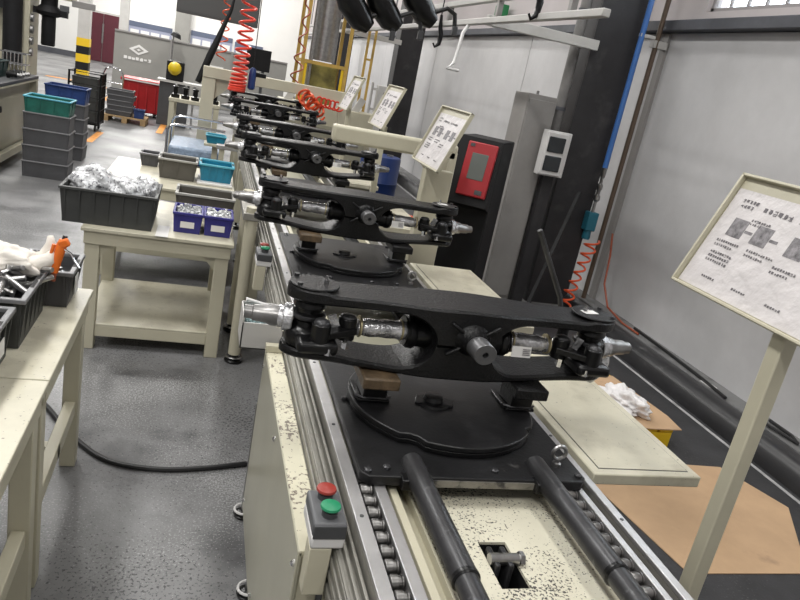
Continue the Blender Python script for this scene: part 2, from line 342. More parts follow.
# ================================================================== CONVEYOR
ZR = 0.84
def conveyor_section(y0, y1, label, hood=True, roller_range=None, legs=()):
    L_ = y1-y0
    t = thing('roller_conveyor', label, 'conveyor', (0.735, y0, 0), 0, 'conveyor sections')
    for sgn in (-1, 1):
        x0, x1 = (-0.340, -0.308) if sgn < 0 else (0.324, 0.347)
        xo = x0 if sgn < 0 else x1
        rail = MB().box(x0, x1, 0.003, L_-0.003, ZR-0.012, ZR).build('rail_cap', 'alu', t, bevel=0.002)
        n = int(L_/0.4)
        for k in range(n): MB().cyl(((x0+x1)/2, 0.15+k*0.4, ZR-0.001), ((x0+x1)/2, 0.15+k*0.4, ZR+0.0015), 0.005, n=8).build('screw', 'dark_plastic', rail)
        pr = MB(); q0, q1 = (-0.384, -0.315) if sgn < 0 else (0.33, 0.349)
        pr.box(q0, q1, 0, L_, 0.66, 0.785); pr.box(x0+0.002, x1-0.002, 0, L_, 0.70, ZR-0.012)
        pr.build('side_profile', 'alu_dull', t, bevel=0.002)
        if sgn < 0:
            for k in range(3): MB().box(-0.382+k*0.0155, -0.382+k*0.0155+0.0075, 0, L_, 0.784, 0.792+0.006*k).build('profile_rib', 'alu_dull', t, bevel=0.0015)
        for z in (0.69, 0.725, 0.755): MB().box(min(q0 if sgn<0 else q1, (q0 if sgn<0 else q1)+sgn*0.006), max(q0 if sgn<0 else q1, (q0 if sgn<0 else q1)+sgn*0.006), 0, L_, z, z+0.015).build('profile_rib', 'alu_dull', t, bevel=0.0015)
        ib0, ib1 = (-0.268, -0.240) if sgn < 0 else (0.284, 0.302)
        MB().box(ib0, ib1, 0, L_, 0.77, ZR-0.006).build('inner_bar', 'alu', t, bevel=0.002)
        gs = (-0.226, -0.206) if sgn < 0 else (0.222, 0.240)
        MB().box(gs[0], gs[1], 0, L_, 0.77, ZR-0.02).build('guide_strip', 'cream', t, bevel=0.002)
        MB().box(min(xo-sgn*0.1, xo), max(xo-sgn*0.1, xo), 0, L_, 0.64, 0.66).build('bed_angle', 'dark_plastic', t, smooth=False)
        if roller_range:
            y = roller_range[0]
            while y < roller_range[1]:
                r = MB(); xr = -0.288 if sgn < 0 else 0.262
                r.lathe([(0.010,-0.017),(0.0155,-0.014),(0.0165,-0.012),(0.0165,0.002),(0.0140,0.003),(0.0140,0.008),(0.0165,0.009),(0.0165,0.012),(0.010,0.017)], (xr, y-y0, ZR-0.0185), (1,0,0), 14)
                r.build('roller', 'roller_steel', t); y += 0.044
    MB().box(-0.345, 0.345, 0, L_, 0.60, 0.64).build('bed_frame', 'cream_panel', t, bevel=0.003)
    for (lx, ly) in legs:
        lg = MB(); lg.box(lx-0.03, lx+0.03, ly-0.03, ly+0.03, 0.07, 0.60); g = lg.build('leg', 'cream', t, bevel=0.004)
        MB().cyl((lx, ly, 0.02), (lx, ly, 0.08), 0.012, n=10).lathe([(0.05,0.001),(0.052,0.012),(0.03,0.024),(0.018,0.03)], (lx, ly, 0), (0,0,1), 18).build('foot', 'black_paint', g)
        MB().lathe([(0.03,0.0),(0.034,0.004),(0.034,0.008),(0.03,0.012)], (lx, ly, 0.026), (0,0,1), 18).build('foot_ring', 'steel', g)
    return t
SEC = [(0.30, 2.45), (2.45, 4.10), (4.10, 5.75), (5.75, 7.40), (7.40, 9.05), (9.05, 10.24)]
ords = ['cream and steel roller conveyor section nearest the camera with push buttons', 'second roller conveyor section from the camera under the second axle', 'third roller conveyor section from the camera', 'fourth roller conveyor section from the camera', 'fifth roller conveyor section from the camera', 'farthest roller conveyor section from the camera']
secs = []
for i, (a, b) in enumerate(SEC):
    L_ = b-a
    legs = [(-0.40, 1.66), (-0.42, 2.10), (0.34, 0.5), (0.34, 2.0)] if i == 0 else [(-0.345, 0.2), (-0.345, L_-0.3), (0.33, 0.3), (0.33, L_-0.2)]
    if i == 0: legs = [(0.33, 0.6), (0.33, 1.9)]
    if i == 1: legs = [(0.33, 0.3), (0.33, L_-0.2)]
    rr = {0: (0.80, 1.50), 1: (2.47, 3.0)}.get(i)
    secs.append(conveyor_section(a, b, ords[i], True, rr, legs))
c0 = secs[0]; oy = SEC[0][0]; ox = 0.735
# bed plate of the near section, with the slot and its stop
def L0(x, y): return (x-ox, y-oy)
bx0, bx1 = 0.575-ox, 0.965-ox; h0x, h1x, h0y, h1y = 0.688-ox, 0.757-ox, 1.075-oy, 1.225-oy
bp = MB(); zt0, zt1 = 0.785, 0.792
for (a, b, c, d) in ((bx0, h0x, 0, 1.9), (h1x, bx1, 0, 1.9), (h0x, h1x, 0, h0y), (h0x, h1x, h1y, 1.9)): bp.box(a, b, c, d, zt0, zt1)
bp.build('bed_plate', 'cream_speck', c0, smooth=False)
MB().box(-0.205, bx0, 0, 1.9, 0.765, 0.772).box(bx1, 0.221, 0, 1.9, 0.765, 0.772).build('bed_gutter', 'cream', c0, smooth=False)
MB().box(bx1+0.002, bx1+0.008, 0, 1.9, 0.772, 0.797).box(bx0-0.008, bx0-0.002, 0, 1.9, 0.772, 0.797).build('plate_lip', 'cream', c0, smooth=False)
MB().box(h0x-0.01, h1x+0.01, h0y-0.01, h1y+0.01, 0.66, 0.67).box(h0x-0.01, h0x, h0y, h1y, 0.67, zt0).box(h1x, h1x+0.01, h0y, h1y, 0.67, zt0).box(h0x, h1x, h0y-0.01, h0y, 0.67, zt0).box(h0x, h1x, h1y, h1y+0.01, 0.67, zt0).build('slot_box', 'black_matte', c0, smooth=False)
st = MB(); mx, my = (h0x+h1x)/2, (h0y+h1y)/2+0.01
st.box(mx-0.028, mx-0.016, my-0.03, my+0.035, 0.67, 0.805); st.box(mx+0.004, mx+0.016, my-0.03, my+0.035, 0.67, 0.805); st.box(mx-0.028, mx+0.016, my+0.0, my+0.035, 0.67, 0.79)
sto = st.build('pallet_stop', 'gunmetal', c0, bevel=0.003)
MB().cyl((mx-0.035, my-0.005, 0.802), (mx+0.035, my-0.005, 0.802), 0.013, n=14).cyl((mx+0.035, my-0.005, 0.802), (mx+0.046, my-0.005, 0.802), 0.017, n=6).build('stop_pin', 'steel', sto)
# hood (side cabinet) on the left of the near section: x .29 .. .385, y 1.27 .. 2.33
hx0, hx1, hy0, hy1 = 0.285-ox, 0.344-ox, 1.25-oy, 2.34-oy
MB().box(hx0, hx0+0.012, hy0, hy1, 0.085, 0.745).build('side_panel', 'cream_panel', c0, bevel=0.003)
MB().box(hx0+0.003, hx1, hy0, hy1, 0.733, 0.748).build('hood_top', 'cream_worn', c0, bevel=0.002)
MB().box(hx0+0.012, hx1, hy0+0.004, hy0+0.014, 0.085, 0.733).build('end_panel', 'cream', c0, bevel=0.002)
MB().box(hx0+0.012, hx1, hy1-0.012, hy1-0.002, 0.085, 0.733).build('end_panel', 'cream', c0, bevel=0.002)
MB().box(hx0-0.002, hx1, hy1-0.03, hy1+0.0, 0.749, 0.775).build('hood_lip', 'cream', c0, bevel=0.002)
for (yy, zz) in ((0.02,0.70),(0.02,0.14),(0.55,0.70),(0.55,0.14),(1.05,0.70),(1.05,0.14)):
    MB().lathe([(0.008,0),(0.008,0.004),(0.004,0.008)], (hx0, hy0+yy, zz), (-1,0,0), 10).build('screw', 'chrome', c0)
for yy in (1.96, 2.42-0.02, 1.55):
    fx, fy = 0.30-ox, yy-oy
    g = MB().cyl((fx, fy, 0.012), (fx, fy, 0.5), 0.012, n=10).build('leveling_leg', 'steel', c0)
    MB().lathe([(0.038,0.001),(0.04,0.010),(0.022,0.022)], (fx, fy, 0), (0,0,1), 18).build('foot', 'black_paint', g)
    MB().tube([(fx+0.036*math.cos(a), fy+0.036*math.sin(a), 0.028) for a in [k*PI/9 for k in range(18)]], 0.005, 6, True).build('foot_ring', 'plastic_white', g)
# open lower front part of the frame nearer than the hood
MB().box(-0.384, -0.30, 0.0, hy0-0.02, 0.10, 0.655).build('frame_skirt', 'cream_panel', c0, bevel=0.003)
MB().box(0.30, 0.35, 0.0, 2.1, 0.35, 0.66).build('frame_skirt', 'dark_plastic', c0, bevel=0.003)

# push button boxes -------------------------------------------------
def button_box(loc, label, rz=0.0):
    t = thing('push_button_box', label, 'button box', loc, rz, 'push button boxes')
    MB().box(-0.036, 0.012, -0.030, 0.014, -0.12, 0.0).build('bracket', 'cream', t, bevel=0.003)
    MB().box(-0.036, 0.036, -0.032, 0.092, 0.0, 0.028).build('base', 'plastic_white', t, bevel=0.005)
    MB().box(-0.036, 0.036, -0.032, 0.092, 0.028, 0.062).build('lid', 'grey_plastic', t, bevel=0.006)
    MB().box(-0.0345, 0.0345, -0.0345, -0.030, 0.026, 0.058).build('front_band', 'dark_plastic', t, bevel=0.002)
    for yy, nm in ((0.0, 'green_button'), (0.062, 'red_button')):
        b = MB().lathe([(0.017,0.0),(0.017,0.012),(0.013,0.014),(0.013,0.02)], (0, yy, 0.062), (0,0,1), 18).build('button_collar', 'dark_plastic', t)
        MB().lathe([(0.021,0.0),(0.0225,0.003),(0.021,0.007),(0.012,0.010),(0.002,0.011)], (0, yy, 0.080), (0,0,1), 22).build('button_cap', nm, b)
    return t
button_box((0.331, 1.222, 0.800), 'grey push button box with red and green mushroom buttons at conveyor corner')
button_box((0.325, 3.22, 0.800), 'small distant push button box beside the second conveyor section')

# side stand with rounded head left of the second section, white parts bin --------
t = thing('conveyor_side_stand', 'cream rounded post stand with levelling feet left of second conveyor section', 'stand', (0.265, 3.75, 0))
for fy in (0.12, 0.60):
    g = MB().cyl((0.03, fy, 0.05), (0.03, fy, 0.93), 0.035, n=18).build('post', 'cream', t)
    MB().lathe([(0.05,0.001),(0.055,0.012),(0.03,0.028),(0.016,0.05)], (0.03, fy, 0), (0,0,1), 18).build('foot', 'black_paint', g)
    MB().tube([(0.03+0.045*math.cos(a), fy+0.045*math.sin(a), 0.034) for a in [k*PI/9 for k in range(18)]], 0.006, 6, True).build('foot_ring', 'steel', g)
MB().box(-0.02, 0.07, 0.08, 0.68, 0.86, 0.90).build('top_plate', 'alu_dull', t, bevel=0.004)
MB().tube([(0.03+0.042*math.cos(a), 0.10, 0.955+0.042*math.sin(a)) for a in [PI*k/10 for k in range(11)]], 0.009, 8).build('lifting_loop', 'plastic_white', t)

t = thing('parts_bin', 'white sheet metal parts bin hung on conveyor side, full of teal chips', 'bin', (0.195, 2.36, 0.735))
b = MB(); W_, D_, H_ = 0.150, 0.16, 0.125
b.box(0, W_, 0, D_, 0, 0.006); b.box(0, W_, 0, 0.006, 0, H_*0.8); b.box(0, W_, D_-0.006, D_, 0, H_); b.box(0, 0.006, 0, D_, 0, H_); b.box(W_-0.006, W_, 0, D_, 0, H_)
b.build('bin_body', 'beam_pale', t, bevel=0.001)
ch = MB()
for k in range(260):
    a = (random.uniform(0.012, W_-0.012), random.uniform(0.012, D_-0.012), H_*0.72+random.uniform(0, 0.025)); s_ = random.uniform(0.004, 0.008)
    ch.obox(a, (s_, s_*1.6, s_), RZ(random.uniform(0,3)) @ RX(random.uniform(0,3)))
ch.box(0.006, W_-0.006, 0.006, D_-0.006, 0.006, H_*0.72)
o = ch.build('chips', 'teal_bits', t, smooth=False); o['kind'] = 'stuff'
t2 = MB().tube([(0.0, 0.0, 0.0), (-0.005, 0.01, 0.004), (0.07, -0.03, 0.0), (0.12, -0.06, -0.01)], 0.006, 8).build('cable_tie', 'plastic_white', loc=(0.215, 2.50, 0.868))
tag(t2, 'thin white plastic tie lying above the white parts bin', 'cable tie')

# ================================================================== PALLETS
def pallet(y, label):
    t = thing('assembly_pallet', label, 'pallet', (0.735, y, ZR-0.004), 0, 'assembly pallets on the conveyor')
    yf, yb = -0.365, 0.40
    poly = [(-0.305+0.02, yf), (0.305-0.02, yf), (0.305, yf+0.02), (0.305, yb), (-0.305, yb), (-0.305, yf+0.02)]
    MB().prism(poly, 0.0, 0.026).build('base_plate', 'pallet_steel', t, bevel=0.003)
    MB().box(-0.20, 0.19, yf-0.004, yf+0.001, 0.002, 0.020).build('edge_strip', 'edge_steel', t, smooth=False)
    # turntable disc with two notches at the front
    n = 72; R = 0.272; poly = []
    for k in range(n):
        a = 2*PI*k/n; d = math.degrees(a) % 360; r = R
        if 234 <= d <= 240 or 322 <= d <= 328: r = R-0.016
        poly.append((r*math.cos(a), r*math.sin(a)))
    MB().prism(poly, 0.026, 0.040).build('turntable_base', 'black_paint', t, bevel=0.002)
    MB().prism([(x*1.006, yv*1.006) for x, yv in poly], 0.041, 0.057).build('turntable_disc', 'disc_steel', t, bevel=0.003)
    b = MB().lathe([(0.052,0.0),(0.05,0.006),(0.03,0.008),(0.026,0.02),(0.012,0.022)], (-0.03, -0.02, 0.057), (0,0,1), 20).build('center_boss', 'black_paint', t)
    MB().prism([(-0.06,-0.02),(0.05,-0.035),(0.065,0.0),(0.02,0.03),(-0.045,0.025)], 0.057, 0.064, o=(-0.03,-0.02,0)).build('boss_flange', 'pallet_steel', b, bevel=0.002)
    for s in (-1, 1):
        x = s*0.225 + 0.012
        bs = MB().prism([(x-0.045,-0.05),(x+0.045,-0.05),(x+0.05,-0.02),(x+0.05,0.07),(x-0.05,0.07),(x-0.05,-0.02)], 0.057, 0.066).build('support_foot', 'black_paint', t, bevel=0.003)
        MB().box(x-0.034, x+0.034, -0.05, 0.045, 0.066, 0.117).build('support_post', 'black_paint', bs, bevel=0.004)
        MB().box(x-0.052, x+0.052, -0.095, 0.06, 0.116, 0.149).build('support_pad', 'brownpad' if s < 0 else 'castiron', bs, bevel=0.005)
        MB().tube([(x-0.05, -0.03, 0.068), (x-0.03,-0.048,0.07), (x+0.03,-0.048,0.07), (x+0.05,-0.03,0.068)], 0.004, 6).build('foot_wire', 'gunmetal', bs)
    for (x, yv) in ((-0.285,-0.345),(-0.235,-0.33),(-0.14,-0.33),(0.05,-0.33),(0.285,-0.34),(0.17,-0.32),(-0.28,0.02),(-0.275,0.36),(0.28,0.36)):
        b = MB().lathe([(0.010,0),(0.010,0.006),(0.006,0.009)], (x, yv, 0.026), (0,0,1), 6).build('bolt', 'gunmetal', t)
    for x in (-0.185, 0.17):
        MB().box(x-0.022, x+0.022, yf-0.02, yf+0.02, 0.0, 0.028).build('coupling_lug', 'black_paint', t, bevel=0.003)
    e = MB().lathe([(0.012,0),(0.012,0.01),(0.006,0.012),(0.006,0.02)], (0.245, -0.29, 0.026), (0,0,1), 12).build('eye_bolt', 'steel', t)
    MB().tube([(0.245+0.0+0.019*math.cos(a), -0.29, 0.066+0.019*math.sin(a)) for a in [2*PI*k/18 for k in range(18)]], 0.0055, 8, True).build('eye_ring', 'steel', e)
    e = MB().lathe([(0.012,0),(0.012,0.006),(0.008,0.012)], (-0.272, 0.345, 0.026), (0,0,1), 12).build('corner_pin', 'chrome', t)
    return t
PY = [1.738, 3.26, 5.02, 6.28, 8.25, 9.75]
on = ['nearest', 'second', 'third', 'fourth', 'fifth', 'sixth']
plab = ['black steel assembly pallet with round turntable under the nearest axle'] + ['black steel assembly pallet under the %s axle from the camera' % k for k in on[1:]]
p0 = pallet(PY[0], plab[0])
for k in range(1, 6): dup(p0, (0.735, PY[k], ZR-0.004), label=plab[k])
# push rods between the pallets
def push_rod(loc, label):
    t = thing('push_rod', label, 'rod', loc, 0, 'push rods between pallets')
    MB().lathe([(0.014,0.0),(0.0275,0.002),(0.0285,0.006),(0.0285,0.422),(0.0265,0.426)], (0, 0, 0), (0,-1,0), 22).build('tube', 'gunmetal', t)
    MB().lathe([(0.0265,0.412),(0.0300,0.415),(0.0300,0.424),(0.0265,0.428)], (0,0,0), (0,-1,0), 22).build('collar', 'black_paint', t)
    MB().cyl((0,-0.42,0), (0,-1.0,0), 0.0255, n=22).build('inner_tube', 'gunmetal', t)
    return t
push_rod((0.572, 1.445, 0.860), 'dark grey push rod on the left, ahead of the nearest pallet')
push_rod((0.918, 1.455, 0.860), 'dark grey push rod on the right, beside the eye bolt')

# ================================================================== STEER AXLE
def axle_master(label):
    t = thing('steer_axle', label, 'axle', (0.735, PY[0]+0.03, 0.968), 0, 'steer axles on the conveyor')
    def sm(a, b, x): q = max(0, min(1, (x-a)/(b-a))); return q*q*(3-2*q)
    zm = 0.115
    def ztop(x): a = abs(x); return 0.230 + 0.008*(1-sm(0.0,0.25,a)) + 0.008*sm(0.385,0.41,a)
    def zbot(x): a = abs(x); return 0.0 + 0.018*sm(0.18,0.42,a)
    def zui(x):                       # underside of the upper arm
        a = abs(x)
        if a < 0.085: return zm
        q = min(1, (a-0.085)/0.10); e = math.sqrt(max(0, 1-(1-q)**2)); return zm + (0.200-0.002*sm(0.2,0.4,a)-zm)*e
    def zli(x):
        a = abs(x)
        if a < 0.085: return zm
        q = min(1, (a-0.085)/0.10); e = math.sqrt(max(0, 1-(1-q)**2)); return zm - (zm-(0.024+0.022*sm(0.2,0.42,a)))*e
    def yfront(x, lo):
        a = abs(x); y = -0.100 + 0.030*sm(0.06,0.26,a)
        if a > 0.42: y = -0.07*math.sqrt(max(0.02, 1-((a-0.42)/0.08)**2)) 
        return y*(0.92 if lo else 1)
    def yback(x, lo):
        a = abs(x); y = 0.085 - 0.010*sm(0.15,0.36,a)
        if a > 0.42: y = 0.075*math.sqrt(max(0.02, 1-((a-0.42)/0.08)**2))
        return y
    xs = sorted(set([round(-0.5+k*0.02,4) for k in range(51)] + [s*(0.085+0.10*q) for s in (-1,1) for q in (0,0.02,0.08,0.2,0.35,0.55,0.75,1)] + [s*v for s in (-1,1) for v in (0.494,0.4985,0.405,0.425,0.435)]))
    mb = MB()
    for lo in (False, True):
        vs = []; c = 0.007
        for x in xs:
            z1, z0 = (ztop(x), zui(x)) if not lo else (zli(x), zbot(x)); yf, yb = yfront(x, lo), yback(x, lo)
            vs += [(x, yf+c, z0),(x, yb-c, z0),(x, yb, z0+c),(x, yb, z1-c),(x, yb-c, z1),(x, yf+c, z1),(x, yf, z1-c),(x, yf, z0+c)]
        n = 8; fs = [tuple(range(n)), tuple((len(xs)-1)*n+k for k in range(n-1,-1,-1))]
        for i in range(len(xs)-1):
            for k in range(n): q = (k+1)%n; fs.append((i*n+q, i*n+k, (i+1)*n+k, (i+1)*n+q))
        mb.add(vs, fs)
    beam = mb.build('axle_beam', 'castiron', t, ang=35)
    # cast web plate behind the openings (half height) closes the back partly
    MB().box(-0.08, 0.08, -0.080, 0.07, 0.02, 0.22).build('center_web', 'castiron', beam, bevel=0.01)
    for s in (-1, 1):      # raised pads on the arm ends with the steel edge
        n = 20; poly = [(s*0.43+0.068*math.cos(2*PI*k/n), 0.0+0.066*math.sin(2*PI*k/n)) for k in range(n)]
        MB().prism(poly, 0.236, 0.244).build('end_pad', 'castiron', beam, bevel=0.003)
    # trunnion pin with hole and X ribs
    pin = MB(); pin.lathe([(0.052,0.0),(0.046,0.006),(0.041,0.014),(0.037,0.024),(0.0355,0.04)], (0.015, -0.10, 0.146), (0,-1,0), 28).build('trunnion_root', 'castiron', t)
    MB().lathe([(0.033,0.0),(0.033,0.080),(0.031,0.083),(0.009,0.083),(0.0085,0.065),(0.001,0.065)], (0.015, -0.115, 0.146), (0,-1,0), 28).build('trunnion_pin', 'pin_steel', t)
    for a in (0.62, PI-0.62, -0.62, PI+0.62):
        d = Vector((math.cos(a), 0, math.sin(a))); p = Vector((0.015, -0.103, 0.146))
        MB().bar(p+d*0.035, p+d*0.09, 0.010, 0.014, up=(0,-1,0)).build('rib', 'castiron', beam, bevel=0.004)
    # hydraulic cylinder through the middle
    cy = MB().cyl((-0.16,-0.005,0.118), (0.16,-0.005,0.118), 0.047, n=24).build('cylinder_barrel', 'black_paint', t)
    MB().lathe([(0.050,-0.02),(0.053,-0.016),(0.053,0.0),(0.046,0.006)], (-0.15,-0.005,0.118), (-1,0,0), 24).build('barrel_head', 'black_paint', cy)
    MB().lathe([(0.050,-0.02),(0.053,-0.016),(0.053,0.0),(0.046,0.006)], (0.15,-0.005,0.118), (1,0,0), 24).build('barrel_head', 'black_paint', cy)
    for s in (-1, 1):
        pr = [(0.020,0.0),(0.030,0.004),(0.032,0.02),(0.0285,0.03),(0.030,0.055),(0.0275,0.08),(0.0295,0.105),(0.026,0.125),(0.022,0.13)]
        rod = MB().lathe(pr, (s*0.155,-0.012,0.122), (s,0,-0.02), 20).build('piston_rod', 'wrap', t)
        for q in (0.012, 0.132):
            MB().lathe([(0.031,0),(0.034,0.002),(0.034,0.006),(0.031,0.008)], (s*(0.155+q),-0.012,0.1215), (s,0,0), 20).build('clamp_ring', 'brass', rod)
        re = MB().lathe([(0.018,0.0),(0.026,0.004),(0.026,0.014),(0.016,0.02),(0.016,0.03),(0.024,0.036),(0.022,0.045)], (s*0.283,-0.014,0.119), (s,0,0), 16).build('rod_end', 'wrap', t)
        # link from rod end to steering arm
        lk = MB().bar((s*0.315,-0.03,0.118), (s*0.405,-0.075,0.112), 0.05, 0.022)
        lk.cyl((s*0.33,-0.03,0.085), (s*0.33,-0.03,0.155), 0.026, n=18).cyl((s*0.41,-0.085,0.08), (s*0.41,-0.085,0.15), 0.026, n=18)
        link = lk.build('steering_link', 'black_paint', t, bevel=0.003)
        MB().lathe([(0.022,0),(0.020,0.006),(0.012,0.010)], (s*0.33,-0.03,0.155), (0,0,1), 16).build('link_cap', 'gunmetal', link)
        MB().lathe([(0.022,0),(0.020,0.008),(0.012,0.014)], (s*0.41,-0.085,0.15), (0,0,1), 16).build('link_cap', 'gunmetal', link)
        MB().cyl((s*0.33,-0.05,0.062), (s*0.33,-0.05,0.09), 0.011, n=6).build('nut', 'chrome', link)
        MB().cyl((s*0.385,-0.105,0.062), (s*0.385,-0.105,0.084), 0.012, n=6).build('nut', 'chrome', link)
        MB().obox((s*0.372,-0.05,0.148), (0.022,0.006,0.04), RY(s*0.4)).build('tie_tag', 'wrap', link)
        # knuckle around the king pin
        kn = MB().lathe([(0.040,0.052),(0.056,0.054),(0.058,0.062),(0.058,0.092),(0.050,0.104),(0.040,0.112),(0.038,0.128),(0.046,0.136),(0.046,0.150),(0.038,0.156),(0.038,0.168),(0.045,0.172),(0.045,0.185),(0.036,0.197)], (s*0.435, -0.005, 0), (0,0,1), 22).build('knuckle', 'black_paint', t)
        MB().lathe([(0.0475,0.137),(0.0485,0.140),(0.0485,0.147),(0.0475,0.150)], (s*0.435,-0.005,0), (0,0,1), 22).build('knuckle_ring', 'gunmetal', kn)
        MB().box(min(s*0.36,s*0.47), max(s*0.36,s*0.47), -0.115, 0.0, 0.06, 0.098).build('steering_arm', 'black_paint', kn, bevel=0.012)
        MB().lathe([(0.045,0.0),(0.043,0.022),(0.034,0.024),(0.033,0.055),(0.027,0.07),(0.025,0.105),(0.021,0.108),(0.020,0.128),(0.006,0.130)], (s*0.475, 0.01, 0.120), (s,0.12,0.0), 22).build('spindle', 'spindle_steel', t)
        MB().lathe([(0.046,0.0),(0.044,0.020),(0.036,0.024),(0.0355,0.036)], (s*0.478, 0.0102, 0.120), (s,0.12,0.0), 16).build('spindle_wrap', 'wrap', t)
        MB().cyl((s*0.40, 0.0, 0.244), (s*0.40, 0.0, 0.256), 0.008, n=6).cyl((s*0.40,0,0.256), (s*0.40,0,0.268), 0.004, n=8).build('grease_nipple', 'chrome', t)
        for q in (-0.03, 0.035):
            MB().cyl((s*(0.455+0.02), q*1.2, 0.244), (s*(0.455+0.02), q*1.2, 0.252), 0.008, n=6).build('bolt', 'gunmetal', t)
    lb = MB().obox((0.188, -0.066, 0.108), (0.062, 0.0015, 0.036), RX(-0.15)).build('label_sticker', 'label_white', t, smooth=False)
    pm = MB()
    for k in range(4): pm.obox((0.203, -0.0674-0.0001-0.0009*k, 0.118-k*0.006), (0.024, 0.0008, 0.002), RX(-0.15))
    pm.build('label_print', 'ink', lb, smooth=False)
    MB().obox((0.415, 0.0, 0.2455), (0.05, 0.03, 0.001), RZ(0.2)).build('top_sticker', 'label_white', t, smooth=False)
    return t
alab = ['nearest black cast iron steer axle with protruding trunnion pin on the turntable', 'second black cast iron steer axle from the camera on its pallet', 'third black steer axle from the camera, before the cream cantilever arm', 'fourth black steer axle from the camera on the conveyor', 'fifth black steer axle from the camera, partly hidden', 'farthest visible black steer axle on the conveyor']
a0 = axle_master(alab[0]); a0.scale = (0.985, 1.0, 0.88); a0.location = (0.742, PY[0]+0.02, 0.986)
for k in range(1, 6): dup(a0, (0.735+0.018*(k == 1), PY[k]+0.03, 0.986), rz=(0, -0.03, 0.02, 0.0, 0.03, 0.0)[k], label=alab[k])

MB().tube([(0.515,0.015,0.095),(0.512,0.02,0.06),(0.50,0.03,0.02),(0.49,0.035,-0.015)], [0.022,0.034,0.036,0.026], 12).build('plastic_drape', 'bag', a0)
# ================================================================== RIGHT-HAND TRAYS, SIGN STANDS
def tray(y, label, L_=0.85):
    t = thing('side_tray', label, 'tray', (1.115, y, 0.80), 0, 'cream side trays')
    MB().box(0, 0.355, 0, L_, 0.0, 0.034).build('tray_body', 'cream_top', t, bevel=0.004)
    MB().box(0.03, 0.325, 0.03, L_-0.03, 0.0345, 0.0358).build('tray_mat', 'cream_top', t, smooth=False)
    gr = MB()
    for (a, b, c, d) in ((0.027,0.03,0.027,L_-0.027),(0.325,0.328,0.027,L_-0.027),(0.027,0.328,0.027,0.030),(0.027,0.328,L_-0.03,L_-0.027)): gr.box(a, b, c, d, 0.0335, 0.0345)
    gr.build('mat_groove', 'dark_plastic', t, smooth=False)
    for yy in (0.1, L_-0.12): MB().box(-0.022, 0.30, yy, yy+0.03, -0.035, 0.0).box(-0.022, 0.0, yy, yy+0.03, -0.14, 0.0).build('bracket', 'cream', t, bevel=0.003)
    return t
tr0 = tray(1.46, 'cream sheet metal side tray right of the nearest axle')
for k, y in enumerate((2.62, 4.30, 5.85)): dup(tr0, (1.115, y, 0.80), label='cream side tray right of the %s axle from the camera' % on[k+1])

